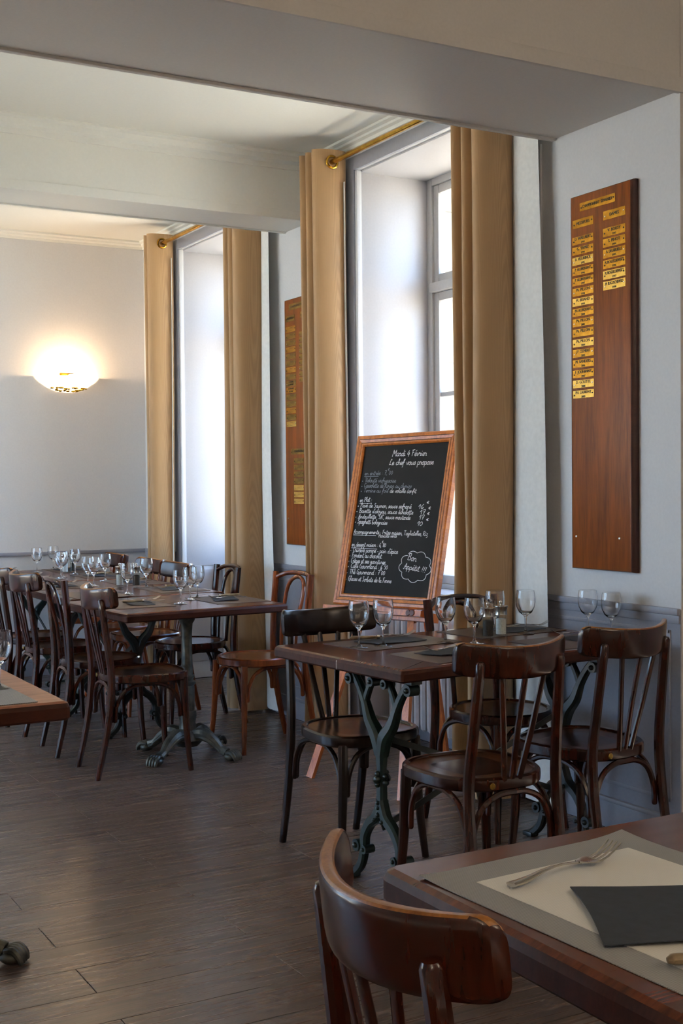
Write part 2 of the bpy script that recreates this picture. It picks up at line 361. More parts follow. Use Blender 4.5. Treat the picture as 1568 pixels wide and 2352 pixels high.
# cornices
def cornice(n, p0, p1, out, m=m_ceil, z=ZC, h=.055, d=.045):
    a, b, q = Vector(p0), Vector(p1), Vector(out)
    prof = [(0, 0), (d, 0), (d, -.012), (d*.62, -.02), (d*.55, -h*.55), (d*.22, -h*.7), (d*.2, -h), (0, -h)]
    bm = NB(); A = [bm.verts.new(a+q*u+Vector((0, 0, z+v))) for u, v in prof]; B = [bm.verts.new(b+q*u+Vector((0, 0, z+v))) for u, v in prof]
    k = len(prof)
    for i in range(k): bm.faces.new((A[i], A[(i+1) % k], B[(i+1) % k], B[i]))
    bm.faces.new(A); bm.faces.new(B[::-1]); struct(n, bm, m, smooth=False)
cornice('trim_1', (XW, Y1, 0), (XW, Y2, 0), (-1, 0, 0)); cornice('trim_2', (XW, Y3, 0), (XW, YB, 0), (-1, 0, 0))
cornice('trim_3', (XL, Y2, 0), (XW, Y2, 0), (0, -1, 0), h=.085, d=.07); cornice('trim_4', (XL, YB, 0), (XW, YB, 0), (0, -1, 0))
# wainscot : rails, panel mouldings, baseboards
def rail(n, y0, y1, x=XW):
    bm = NB(); box(bm, x-.020, x, y0, y1, .845, .870, .006); box(bm, x-.012, x, y0, y1, .815, .845, .003); struct(n, bm, m_lilac)
def base(n, y0, y1, x=XW):
    bm = NB(); box(bm, x-.014, x, y0, y1, 0, .10, .002); box(bm, x-.020, x, y0, y1, .10, .118, .006); struct(n, bm, m_lilac)
piers = [(Y0, 4.05), (WIN[0][1]+.09, WIN[1][0]-.09), (WIN[1][1]+.09, YB)]
for i, (a, b) in enumerate(piers):
    rail('trim_%d' % (5+i), a, b); base('baseboard_right' if i == 0 else 'baseboard_right.%03d' % i, a, b)
    bm = NB(); box(bm, XW-.005, XW, a, b, .118, .815); struct('trim_%d' % (8+i), bm, m_lilac, smooth=False)
    bm = NB(); i0, i1 = a+.045, b-.045
    for (p, q, c, d) in ((i0, i0+.014, .17, .79), (i1-.014, i1, .17, .79), (i0, i1, .776, .79), (i0, i1, .17, .184)): box(bm, XW-.010, XW-.004, p, q, c, d, .003)
    struct('trim_%d' % (11+i), bm, m_lilac)
for i, (a, b) in enumerate(WIN):
    base('baseboard_niche_%d' % (i+1), a, b, 3.50)
bm = NB(); box(bm, XL, XW, YB-.014, YB, 0, .10, .002); box(bm, XL, XW, YB-.02, YB, .10, .118, .006); struct('baseboard_back', bm, m_lilac)
bm = NB(); box(bm, XL, XW, YB-.02, YB, .845, .87, .006); struct('trim_14', bm, m_lilac)
bm = NB(); box(bm, XW-.012, XW, 4.012, 4.05, .87, 2.70, .004); struct('trim_15', bm, m_wall)
# windows
def window(n, a, b):
    w = thing('window_%d' % n, None, None, kind='structure')
    for nm, s in (('casing', (XW-.016, XW, a-.085, a, .0, 3.0)), ('casing', (XW-.016, XW, b, b+.085, .0, 3.0)), ('casing', (XW-.016, XW, a, b, 2.93, 3.0))):
        bm = NB(); box(bm, *s, .004); obj(nm, bm, m_lilac, w)
    for s in ((XW-.008, XW+.02, b-.020, b+.002, .0, 2.93), (XW-.008, XW+.02, a-.002, a+.020, .0, 2.93)):
        bm = NB(); box(bm, *s, .004); obj('corner_bead', bm, m_wall, w)
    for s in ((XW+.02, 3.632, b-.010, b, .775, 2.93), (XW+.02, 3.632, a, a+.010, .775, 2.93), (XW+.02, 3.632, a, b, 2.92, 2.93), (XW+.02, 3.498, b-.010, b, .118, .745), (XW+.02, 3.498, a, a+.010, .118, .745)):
        bm = NB(); box(bm, *s, .002); obj('reveal_dim_panel', bm, m_reveal, w)  # thin panels added to carry the dimmed tone over the bright reveals
    bm = NB(); box(bm, 3.44, 3.67, a, b, .745, .775, .006); obj('window_sill', bm, m_frame, w)
    X0, X1 = 3.632, 3.70
    for s in ((X0, X1, a, a+.055, .775, 2.93), (X0, X1, b-.055, b, .775, 2.93), (X0, X1, a+.055, b-.055, 2.885, 2.93), (X0, X1, a+.055, b-.055, .775, .80)):
        bm = NB(); box(bm, *s, .004); obj('window_frame', bm, m_frame, w)
    bm = NB(); box(bm, X0-.02, X1, a+.055, b-.055, 2.325, 2.375, .006); obj('transom', bm, m_frame, w)
    ym = (a+b)/2
    for (p, q, z0, z1) in ((a+.055, ym, 2.375, 2.885), (ym, b-.055, 2.375, 2.885), (a+.055, ym, .80, 2.325), (ym, b-.055, .80, 2.325)):
        bm = NB(); t = .045
        for s in ((p, p+t, z0, z1), (q-t, q, z0, z1), (p+t, q-t, z0, z0+t), (p+t, q-t, z1-t, z1)): box(bm, X0+.012, X1-.012, *s, .006)
        sash = obj('sash', bm, m_frame, w)
        if z1 < 2.4:
            for zz in (1.30, 1.79):
                bm = NB(); box(bm, X0+.02, X1-.02, p+t, q-t, zz-.012, zz+.012, .004); obj('glazing_bar', bm, m_frame, sash)
        cuts = [z0+t, 1.30, 1.79, z1-t] if z1 < 2.4 else [z0+t, z1-t]
        for c, d in zip(cuts, cuts[1:]):
            bm = NB(); box(bm, 3.664, 3.668, p+t-.004, q-t+.004, c, d); obj('pane', bm, m_pane, sash, smooth=False)
    # stone embrasure outside
    zz = .78; k = 0
    while zz < 2.93:
        h = min((.34, .46, .39)[k % 3], 2.93-zz); d = .10+.06*(k % 2)
        for yy, sg in ((b, -1), (a, 1)):
            bm = NB(); box(bm, 3.705, 3.82, min(yy, yy+sg*.014), max(yy, yy+sg*.014), zz+.004, zz+h-.004, .004); obj('reveal_block', bm, m_ext, w)
            bm = NB(); box(bm, 3.825, 4.02, min(yy, yy+sg*.03), max(yy, yy+sg*.03), zz+.004, zz+h-.004, .008); obj('stone', bm, m_ext, w)
        zz += h; k += 1
    return w
for i, (a, b) in enumerate(WIN): window(i+1, a, b)
for i, (a, b) in enumerate(LWIN):
    w = thing('window_%d' % (3+i), None, None, kind='structure')
    bm = NB(); x0, x1 = XL-.2, XL-.14
    for s in ((a, a+.06, .35, 2.96), (b-.06, b, .35, 2.96), (a, b, 2.90, 2.96), (a, b, .35, .41), (a, b, 2.3, 2.36), ((a+b)/2-.04, (a+b)/2+.04, .41, 2.90)): box(bm, x0, x1, *s, .004)
    obj('window_frame', bm, m_frame, w)
    for p, q in ((a+.06, (a+b)/2-.04), ((a+b)/2+.04, b-.06)):
        for c, d in ((.41, 2.3), (2.36, 2.90)):
            bm = NB(); box(bm, x0+.03, x0+.034, p, q, c, d); obj('pane', bm, m_pane, w, smooth=False)
bm = NB(); box(bm, -40, 40, -40, 45, -.35, -.25); struct('ground', bm, m_ground, smooth=False)

# ---------------------------------------------------------------- radiator
def radiator():
    r = thing('radiator', 'white column radiator standing in the window recess behind the menu easel', 'radiator', (3.40, 0, 0))
    y0 = 4.62; n = 15
    for i in range(n):
        yy = y0+i*.0585
        bm = NB()
        for dx in (-.042, .022): tube(bm, spline([(dx, yy, .10), (dx, yy, .13), (dx, yy, .40), (dx, yy, .62), (dx+.004, yy, .66)], 3), [.012, .021, .021, .021, .014], 8, dome=True)
        box(bm, -.05, .03, yy-.012, yy+.012, .62, .65, .006); box(bm, -.05, .03, yy-.012, yy+.012, .125, .155, .006)
        obj('radiator_column', bm, m_radi, r)
    bm = NB(); tube(bm, [(-.01, y0-.02, .635), (-.01, y0+n*.0585, .635)], .013, 8); tube(bm, [(-.01, y0-.02, .14), (-.01, y0+n*.0585, .14)], .013, 8); obj('header_pipe', bm, m_radi, r)
    for yy in (y0+.03, y0+(n-1)*.0585-.03):
        bm = NB(); box(bm, -.03, .0, yy-.01, yy+.01, 0, .13, .003); obj('foot', bm, m_radi, r)
radiator()

# ---------------------------------------------------------------- curtains
ZR = 2.965
def rod(label, y0, y1):
    r = thing('curtain_rod', label, 'curtain rod', (3.085, 0, ZR))
    bm = NB(); tube(bm, [(0, y0, 0), (0, y1, 0)], .0135, 14); obj('pole', bm, m_brass, r)
    for yy in (y0+.02, y1-.02):
        bm = NB(); tube(bm, [(.0, yy, -.004), (.06, yy, 0), (XW-3.086, yy, 0)], .008, 8)
        obj('bracket', bm, m_brass, r)
    for yy, s in ((y0, -1), (y1, 1)):
        bm = NB(); ball(bm, (0, yy+s*.014, 0), .022, 12); obj('finial', bm, m_brass, r)
rod('brass curtain rod above the nearer window with the blackboard', 4.12, 5.74)
rod('brass curtain rod above the far window beside the back wall', 6.53, 8.075)
def curtain(label, ya, yb, n, lw, seed):
    """flat pleats stacked along the rod; ya = leading edge nearest the camera, yb = last fold"""
    t = thing('curtain', label, 'curtain', (3.085, 0, 0), 0)
    amp = .090; zt = 3.03
    def plan(u, z):
        k = (zt-z)/zt; a = u*n*PI
        w = amp*(1-.06*math.sin(PI*k)+.05*k*math.sin(5*u+seed))
        x = w*math.cos(a)+.010*k*math.sin(6*u+2.2*k+seed)
        yy = ya+(yb-ya)*u-(.034 if u*n < 1 else .014)*math.sin(a)*(1+.4*k)+.006*math.sin(3*a+seed)*k+.012*k*math.sin(2.4*k*PI+seed+5*u)
        return (x, yy, z)
    bm = NB(); grid(bm, lambda u, v: plan(u, .012+(zt-.012)*v), n*14, 26)
    obj('drape', bm, m_gold, t, ang=3)
    def lin_(u, v):
        z = .03+(zt-.16-.03)*v; p = Vector(plan(0, z)); k = 1-v
        return (p.x+.003-.030*u-.022*math.sin(u*PI)*min(1, lw/.12), p.y+.006-lw*(.75+.35*k)*u, z)
    bm = NB(); grid(bm, lin_, 10, 20); obj('lining', bm, m_lining, t, ang=3, label='white lining showing past the edge')
    for i in range(n):
        u = (i+.5)/n; p = Vector(plan(u, ZR)); e1 = Vector((1, 0, 0)); e2 = Vector((0, 0, 1)); c = Vector((0, p.y-.002, ZR))
        bm = NB(); tube(bm, [c+e1*(.030*math.cos(a))+e2*(.030*math.sin(a)) for a in [2*PI*j/20 for j in range(20)]], .0066, 8, closed=True)
        obj('eyelet', bm, m_brass, t)
    return t
curtain('ochre curtain left of the nearer window, beside the blackboard', 5.57, 5.74, 5, .06, 1)
curtain('ochre curtain overlapping the right edge of the blackboard', 4.17, 4.36, 5, .275, 2)
curtain('ochre curtain nearest the back wall, left of the far window', 7.95, 8.07, 4, .06, 3)
curtain('ochre curtain between the far window and the half hidden board', 6.56, 6.72, 5, .19, 4)

# ---------------------------------------------------------------- lettering
def txt(name, s, size, m, parent, T, sx=1.0):
    c = bpy.data.curves.new(name, 'FONT'); c.body = s; c.size = size; c.align_x = 'CENTER'; c.align_y = 'CENTER'; c.resolution_u = 2; c.extrude = .0003
    tmp = bpy.data.objects.new(name, c); COL.objects.link(tmp)
    dg = bpy.context.evaluated_depsgraph_get(); me = bpy.data.meshes.new_from_object(tmp.evaluated_get(dg))
    bpy.data.objects.remove(tmp); bpy.data.curves.remove(c)
    for v in me.vertices: v.co.x *= sx
    me.materials.clear(); me.materials.append(m)
    o = bpy.data.objects.new(name, me); COL.objects.link(o); o.parent = parent; o.matrix_local = T
    return o
# board faces -X: local x -> -Y (to the right as seen), local y -> Z, local z -> -X
FACE = Matrix(((0, 0, -1, 0), (-1, 0, 0, 0), (0, 1, 0, 0), (0, 0, 0, 1)))
def honours(label, yl, yr, z0, z1, xf=3.18):
    t = thing('honours_board', label, 'board', (XW-.002, (yl+yr)/2, z0))
    bm = NB(); hw = (yl-yr)/2; h = z1-z0
    vs = [(-hw, 0), (hw, 0), (hw, h), (-hw, h)]
    prof = [(0, 0), (0, .012), (.004, .020), (.014, .027), (.022, .028)]
    rings(bm, vs, prof, True, True)
    o = obj('board_panel', bm, m_honour, t, FACE, ang=.5); o.data.materials.append(m_honoure)
    for p in o.data.polygons:
        if abs(p.normal.z) < .93: p.material_index = 1
    return t
def plate(t, y, z, w, h, lines, m=None, seed=0, off=.028, xs=1.0, szs=None):
    rn = random.Random(seed); cy_, cz_ = t.location.y, t.location.z
    T = FACE.copy(); T.translation = (-off, y-cy_, z-cz_)
    bm = NB(); pts = []
    for (x0, y0, x1, y1) in ((-w/2, -h/2, w/2, -h/2), (w/2, -h/2, w/2, h/2), (w/2, h/2, -w/2, h/2), (-w/2, h/2, -w/2, -h/2)):
        for k in range(5): pts.append((x0+(x1-x0)*k/5+rn.uniform(-.0007, .0007), y0+(y1-y0)*k/5+rn.uniform(-.0007, .0007)))
    prism(bm, pts, 0, .0015)
    p = obj('name_plate', bm, m or m_plate, t, T, smooth=False)
    for sx_, dy in ((-1, -.003), (1, .002)):
        bm = NB(); g = bmesh.ops.create_cone(bm, segments=10, cap_ends=True, radius1=.0036, radius2=.0028, depth=.0016)
        for v in g['verts']: v.co = Vector((v.co.x+sx_*(w/2-.009), v.co.y+dy, v.co.z+.002))
        obj('screw', bm, m_ink if seed % 3 else m_steel, p)
    n = len(lines)
    for i, s in enumerate(lines):
        if not s: continue
        sz = (.0165 if i == 0 else .0115) if szs is None else szs[i]
        dy = 0 if n == 1 else (.0065 if i == 0 else -.010)
        if szs is not None: dy = .0085-.016*i if n > 1 else 0
        wmax = w-.022; est = len(s)*sz*.60
        txt('lettering', s, sz, m_ink, p, Matrix.Translation((0, dy, .0021)), min(1.0, wmax/est))
hb = honours('tall honours board with two columns of brass plates, hanging above the near table', 3.815, 3.454, .985, 2.437)
plate(hb, 3.647, 2.386, .200, .032, ['CHAMPIONNAT  SEMAINIER'], seed=1)
plate(hb, 3.729, 2.326, .120, .033, ['MESSIEURS'], seed=2); plate(hb, 3.552, 2.327, .120, .033, ['DAMES'], seed=3)
LN = ['D. WALLAERT 1993', 'G. TAMIZ 1994', 'D. VLEURINCK 1995', 'P. ALLINQUANT 1996', 'P. ALLINQUANT 1997', 'Ph. PILLON 1998', 'M. BRIAND 1999', 'PH. ALLINQUANT 2000', 'Ph. PILLON 2001', 'Ph. PILLON', 'Ph. PILLON 2004', 'J.P. CLEMENT 2005', 'M. SANDERS 2006', 'F. JOUHANNY 2007', 'D. GOUTTE 2008', 'PH. LAURENT 2009']
for i, s in enumerate(LN):
    nm, yr = (s.rsplit(' ', 1)+[''])[:2] if s[-1].isdigit() else (s, '')
    plate(hb, 3.730, 2.261-i*.03973, .122, .030, [nm, yr], [m_plate, m_plate, m_plate3, m_plate][i % 4] if i < 14 else m_plate3, seed=10+i)
RN = ['V. BOISSY 1993', 'S. PINOT 1994', 'A. DELARUELLE 1995', 'M. BOGUSCHEWSKY 1996', 'M. BOGUSCHEWSKY 1997', 'M. BUGUSCHEWSKI 1998']
for i, s in enumerate(RN): plate(hb, 3.553, 2.263-i*.040, .122, .032, s.rsplit(' ', 1), m_plate if i < 4 else m_plate3, seed=40+i)
for yy in (3.776, 3.530):
    bm = NB(); lathe(bm, [(0, 0), (.005, 0), (.004, .002), (0, .002)], 12); T = FACE.copy(); T.translation = (-.028, yy-hb.location.y, 1.112-.985); obj('fixing_screw', bm, m_steel, hb, T)
hb2 = honours('tall honours board half hidden behind the ochre curtain', 6.302, 5.93, .985, 2.367)
plate(hb2, 6.13, 2.319, .20, .034, ['CHAMPIONNAT DE C'], m_plate2, seed=60)
plate(hb2, 6.217, 2.257, .105, .032, ['MESSIEURS'], m_plate2, seed=61); plate(hb2, 6.04, 2.263, .105, .032, ['DAMES'], m_plate2, seed=62)
for i in range(15):
    ls = {8: ['R. DUERN', 'A. DUPONT'], 9: ['PH. ROCHET', 'PH. JOST']}.get(i, ['-- ------', '- -----'])
    plate(hb2, 6.212, 2.196-i*.0379, .118, .031, ls, m_plate3 if i == 14 else (m_plate2 if i % 3 else m_plate), seed=70+i, szs=[.0115, .0115])
for i in range(9): plate(hb2, 6.055, 2.158-i*.0315, .112, .026, ['-- -----'], m_plate2, seed=90+i, szs=[.011])
plate(hb2, 6.12, 1.510, .20, .032, ['CHAMPIONNAT'], m_plate2, seed=100)
for i in range(7): plate(hb2, 6.128, 1.458-i*.0377, .118, .030, ['-- -----'], m_plate3 if i > 3 else m_plate2, seed=110+i, szs=[.011])
bm = NB(); lathe(bm, [(0, 0), (.005, 0), (.004, .002), (0, .002)], 12); T = FACE.copy(); T.translation = (-.028, 6.262-hb2.location.y, 1.133-.985); obj('fixing_screw', bm, m_steel, hb2, T)

# ---------------------------------------------------------------- chalk script
G = {'a': (11, '9 8 5 10 1 6 1 2 4 0 8 4|9 9 8 3 10 0 12 2'), 'b': (10, '0 10 3 19 1 20 1 1 5 0 8 4 5 8 2 5'), 'c': (9, '8 8 4 10 1 5 3 0 9 3'), 'd': (11, '8 7 4 9 1 5 3 0 8 4|10 20 8 4 10 0 12 2'),
 'e': (9, '1 4 7 6 6 10 3 9 1 4 4 0 9 3'), 'f': (8, '0 4 7 18 5 20 3 14 2 -4 0 -8|0 8 8 9'), 'g': (11, '8 8 4 10 1 6 3 1 8 6|9 9 8 -4 4 -9 1 -6 10 2'), 'h': (10, '0 8 4 18 2 20 1 0|1 5 5 10 8 6 8 1 10 2'),
 'i': (5, '1 7 2 9 2 2 5 2|2 14 3 15'), 'l': (5, '0 6 4 18 2 20 2 3 5 2'), 'm': (14, '1 9 1 0|1 6 4 10 6 6 6 0|6 6 9 10 12 6 12 1 14 2'), 'n': (11, '1 9 1 0|1 6 5 10 8 6 8 1 11 2'),
 'o': (10, '5 10 1 6 2 1 6 0 8 5 5 10 10 9'), 'p': (10, '1 10 1 -9|1 7 5 10 8 6 6 1 1 1|6 0 10 2'), 'r': (8, '0 6 2 11 3 8 6 8 5 1 8 2'), 's': (8, '0 3 5 11 6 4 3 0 0 1|5 1 8 3'),
 't': (7, '3 18 2 2 4 0 7 2|0 12 7 13'), 'u': (11, '1 9 1 2 4 0 8 4|8 10 8 2 11 2'), 'v': (9, '1 10 4 0 8 10 10 9'), 'x': (9, '1 10 8 0|8 10 1 0'), 'y': (10, '1 10 2 4 7 4|9 10 6 -5 2 -9 1 -5 10 2'),
 'z': (9, '1 9 8 10 2 1 8 0 6 -7 2 -8'), 'A': (13, '0 1 3 0 8 20 10 0 13 2|2 8 11 8'), 'B': (12, '2 20 1 0|0 17 8 20 8 12 3 11 10 7 7 0 0 1'), 'C': (11, '10 17 6 20 1 12 3 1 10 3'), 'F': (11, '3 19 2 0|0 18 10 20|2 11 8 11'),
 'G': (13, '10 17 6 20 1 11 3 1 9 3 10 9 6 9|10 8 10 -4'), 'H': (12, '2 20 1 0|10 20 9 0|0 10 11 11'), 'L': (11, '8 17 6 20 3 12 2 1 0 2 4 2 10 0'), 'M': (16, '0 -2 3 20 7 7 13 20 13 1 16 2'), 'P': (11, '2 19 1 -1|0 16 5 20 9 16 7 11 2 10'),
 'R': (12, '2 19 1 0|0 16 5 20 9 16 7 11 2 10 10 0 12 2'), 'S': (11, '9 17 5 20 3 14 8 8 5 0 0 3'), 'T': (12, '0 19 11 20|6 20 5 0'), 'V': (12, '0 18 2 20 5 0 11 20'), 'p.': (1, ''),
 '0': (10, '5 16 1 10 3 0 8 5 7 13 5 16'), '1': (7, '0 10 5 18 4 0'), '4': (11, '7 18 1 6 10 7|8 12 6 -2'), '5': (10, '9 18 4 18 3 11 8 9 6 1 1 1'), '6': (9, '8 18 2 10 2 2 6 0 8 5 3 7'), '7': (10, '1 17 9 18 4 0|3 9 8 10'), '8': (10, '5 10 1 15 5 18 8 14 2 5 5 0 8 4 5 10'),
 ',': (4, '2 1 2 -1 0 -4'), '.': (4, '1 0 2 1'), ':': (5, '2 2 2 3|2 8 2 9'), '-': (7, '1 5 5 5'), "'": (4, '2 20 1 15'), '"': (6, '1 20 1 15|4 20 3 15'), '!': (6, '4 20 2 6|1 1 1 2'), '*': (9, '1 4 2 6 4 5 3 3 1 4 2 5 3 5'), ' ': (7, ''), '$': (8, '7 26 4 28 2 22 4 18 7 19|0 24 5 24|0 22 5 22')}
for a, b_, acc in (('é', 'e', '|3 14 7 18'), ('ê', 'e', '|1 13 4 17 7 13')): G[a] = (G[b_][0], G[b_][1]+acc)
def script(s, xa, ya, xb, yb, xh):
    """strokes of a handwritten line from (xa,ya) to (xb,yb)"""
    tot = sum(G[c][0] for c in s); k = math.hypot(xb-xa, yb-ya)/tot; ky = xh/10; d = Vector((xb-xa, yb-ya)).normalized(); e = Vector((-d.y, d.x)); cur = 0; out = []
    for c in s:
        w, spec = G[c]
        for st in spec.split('|'):
            v = [float(q) for q in st.split()]
            if len(v) < 4: continue
            pts = [Vector((cur+v[i]+.12*v[i+1], v[i+1], 0)) for i in range(0, len(v)-1, 2)]
            pts = spline(pts, 3) if len(pts) > 2 else pts
            out.append([Vector((xa, ya))+d*(p.x*k)+e*(p.y*ky) for p in pts])
        cur += w
    return out
def ribbon(bm, P, w, z=0):
    n = len(P); A = []
    for i in range(n):
        d = P[min(i+1, n-1)]-P[max(i-1, 0)]
        if d.length < 1e-7: d = Vector((1, 0))
        d.normalize(); q = Vector((-d.y, d.x))*w/2
        A.append((bm.verts.new((P[i].x+q.x, P[i].y+q.y, z)), bm.verts.new((P[i].x-q.x, P[i].y-q.y, z))))
    for a, b in zip(A, A[1:]): bm.faces.new((a[0], a[1], b[1], b[0]))

# ---------------------------------------------------------------- chalkboard and easel
BO = Vector((2.8318, 5.0507, .8143)); bu = Vector((.2782, -.9604, .0155)); bn = Vector((-.9344, -.2669, .2359)); bv = bn.cross(bu).normalized(); bu = bv.cross(bn).normalized()
BT = Matrix((bu, bv, bn)).transposed().to_4x4(); BT.translation = BO+bu*.0225
BW, BH, FW = .516, .706, .052
cb = thing('chalkboard', 'framed black chalkboard menu with white handwriting, standing on the easel', 'chalkboard'); cb.matrix_world = BT
bm = NB(); box(bm, -.01, BW+.01, -.01, BH+.01, -.012, 0); pan = obj('slate_panel', bm, m_slate, cb, smooth=False)
def frame_side(x0, y0, x1, y1, nx, ny):
    # grooved moulding, mitred corners; (nx,ny) points outward
    prof = [(0, -.014), (0, .006), (.006, .012), (.014, .012), (.016, .009), (.018, .012), (.030, .014), (.032, .011), (.034, .014), (.046, .014), (FW, .009), (FW, -.018)]
    bm = NB(); A = []; B = []
    dx, dy = (x1-x0), (y1-y0); l = math.hypot(dx, dy); dx /= l; dy /= l
    for o_, z in prof:
        A.append(bm.verts.new((x0+nx*o_-dx*o_, y0+ny*o_-dy*o_, z))); B.append(bm.verts.new((x1+nx*o_+dx*o_, y1+ny*o_+dy*o_, z)))
    k = len(prof)
    for i in range(k): bm.faces.new((A[i], A[(i+1) % k], B[(i+1) % k], B[i]))
    bm.faces.new(A); bm.faces.new(B[::-1])
    o = obj('frame_side', bm, m_frameo, cb, smooth=False); o.data.materials.append(m_groove)
    bb = NB()
    for o_, z in ((.016, .0108), (.032, .0128)):
        q = [bb.verts.new((x0+nx*(o_+s)-dx*(o_+s)*e, y0+ny*(o_+s)-dy*(o_+s)*e, z)) for s, e in ((-.0022, 1), (.0022, 1))]+[bb.verts.new((x1+nx*(o_+s)+dx*(o_+s), y1+ny*(o_+s)+dy*(o_+s), z)) for s in (.0022, -.0022)]
        bb.faces.new(q)
    obj('groove', bb, m_groove, o, smooth=False)
frame_side(0, 0, BW, 0, 0, -1); frame_side(BW, 0, BW, BH, 1, 0); frame_side(BW, BH, 0, BH, 0, 1); frame_side(0, BH, 0, 0, -1, 0)
LINES = [('Mardi 4 Février', .22, .653, .429, .647, .015, 1), ('Le chef vous propose', .205, .611, .475, .605, .014, 1), ('en entrée : 7,$00', .053, .566, .233, .565, .011, 2), ('* Velouté vichyssoise', .041, .533, .257, .526, .011, 2),
 ('* Cassolette de Royan au chorizo', .04, .508, .356, .498, .0105, 2), ('* Terrine au foie', .039, .484, .215, .479, .0105, 2), ('de volaille confit', .225, .479, .387, .474, .0105, 1), ('en Plat :', .04, .436, .118, .439, .011, 1),
 ('* Pavé de Saumon, sauce safrané', .029, .412, .366, .402, .011, 1), ('16 $', .408, .4, .468, .405, .011, 1), ("* Bavette d'aloyau, sauce échalotte", .024, .386, .38, .375, .011, 1), ('17 $', .42, .375, .48, .379, .011, 1),
 ('* Andouillette "5A", sauce moutarde', .021, .359, .366, .351, .0105, 1), ('17 $', .417, .351, .475, .354, .011, 1), ('* Spaghetti bolognaise', .021, .335, .228, .327, .011, 1), ('10 $', .409, .323, .473, .326, .011, 1),
 ('Accompagnements : Frites maison, Tagliatelles, Riz', .018, .286, .477, .277, .0105, 1), ('Haricots verts', .181, .268, .294, .268, .0085, 1), ('en dessert maison : 6,$80', .015, .224, .233, .223, .0105, 1),
 ("* Crumble pomme - pain d'épice", .01, .199, .31, .193, .0115, 1), ('* Fondant au chocolat.', .007, .173, .217, .17, .0115, 1), ('* Crêpes et ses garnitures', .004, .147, .239, .143, .0115, 1), ('* Café Gourmand : 6$50', .004, .122, .257, .12, .0115, 1),
 ('* Thé Gourmand : 7$00', -.001, .093, .244, .094, .0115, 1), ('* Glaces et Sorbets de la Ferme', -.002, .062, .287, .058, .0115, 1), ('Bon', .371, .168, .424, .158, .016, 1), ('Appétit !!!', .351, .128, .485, .110, .0135, 1)]
sh = lambda p: Vector((p.x-.0637*p.y+.004, p.y))
def chalk(strokes, w, c):
    bm = NB()
    for st in strokes: ribbon(bm, [sh(p) for p in st], w, .0006)
    o = obj('chalk_line', bm, m_chalk if c == 1 else m_chalk2, pan, smooth=False); o['kind'] = 'stuff'
ULINE = {'en entrée : 7,$00': (.053, .560, .145, .559), 'en Plat :': (.04, .428, .118, .431), 'Accompagnements : Frites maison, Tagliatelles, Riz': (.018, .279, .165, .276), 'en dessert maison : 6,$80': (.015, .217, .18, .213)}
for s, xa, ya, xb, yb, xh, c in LINES:
    st = script(s, xa, ya, xb, yb, xh)
    if s in ULINE: q = ULINE[s]; st.append([Vector(q[:2]), Vector(q[2:])])
    chalk(st, .0023 if xh < .013 else .0026, c)
cl = []                                  # scalloped cloud around the greeting
for k in range(9):
    a0 = 2*PI*k/9+2.2
    for j in range(8):
        a = a0+2*PI/9*j/8; r = 1+.16*math.sin(PI*j/8); cl.append(Vector((.420+.083*r*math.cos(a), .137+.062*r*math.sin(a))))
chalk([cl], .0027, 1)

ez = thing('easel', 'orange wooden easel holding the menu chalkboard in the window recess', 'easel')
def leg(p0, p1, w=.042, d=.022, nm='leg'):
    bm = NB(); a, b = Vector(p0), Vector(p1)
    tube(bm, [a, b], w*.62, 4, up=Vector(bn), ratio=d/w, caps=True)
    return obj(nm, bm, m_easel, ez)
def onb(s, t, n): return BO+bu*s+bv*t+bn*n
leg((2.60, 4.93, 0), onb(.14, -.02, -.040)); leg((2.735, 4.37, 0), onb(.42, -.02, -.040)); 
leg((3.30, 4.87, 0), onb(.28, .50, -.075), nm='back_leg')
bm = NB(); a, b = onb(-.07, -.074, .0), onb(.535, -.074, .0)
tube(bm, [a, b], .045, 4, up=Vector(bv), ratio=.42); obj('ledge', bm, m_easel, ez)
bm = NB(); tube(bm, [onb(-.02, -.085, -.02), onb(.58, -.085, -.02)], .03, 4, up=Vector(bv), ratio=.9); obj('crossbar', bm, m_easel, ez)
bm = NB()
for q in (.463, .486): lathe(bm, [(0, 0), (.014, 0), (.012, .002), (0, .003)], 14, (q, -.074, .034))
o = obj('ledge_dots', bm, mat('dark_stain', lin(78, 32, 20), .5), ez); o.matrix_local = Matrix((bu, bv, bn)).transposed().to_4x4() if True else None; o.location = BO

# ---------------------------------------------------------------- chairs
def seat_outline(n=40):
    pts = []
    for i in range(n):
        a = 2*PI*i/n; c, s = math.cos(a), math.sin(a); e = 2/2.9
        x = math.copysign(abs(c)**e, c)*.198; yy = math.copysign(abs(s)**e, s)*(.192+.014*(x/.2))
        if x < 0: yy *= 1-.10*(x/-.2)**2
        pts.append((x, yy))
    return pts
SZ = .462
def chair_base(t, wm, sm, round_seat=False):
    ol = seat_outline()
    if round_seat: ol = [(math.cos(2*PI*i/40)*.200, math.sin(2*PI*i/40)*.198*(1+.02*math.cos(2*PI*i/40))) for i in range(40)]
    bm = NB(); rings(bm, ol, [(.008, SZ-.040), (.001, SZ-.034), (0, SZ-.020), (.001, SZ-.006), (.007, SZ), (.018, SZ), (.024, SZ-.005), (.026, SZ-.009)], True, True); obj('seat_rim', bm, wm, t)
    bm = NB(); rings(bm, ol, [(.025, SZ-.0095), (.025, SZ-.006), (.045, SZ-.0072), (.075, SZ-.0086), (.105, SZ-.0094), (.135, SZ-.0098), (.165, SZ-.010)], True, True); obj('seat_panel', bm, sm, t, ang=1.2)
    for s in (-1, 1):      # front legs
        bm = NB(); tube(bm, spline([(.150, s*.150, SZ-.03), (.154, s*.154, .30), (.160, s*.162, .15), (.172, s*.176, 0)], 4), [.0175, .0175, .016, .014, .0125], 10); obj('front_leg', bm, wm, t)
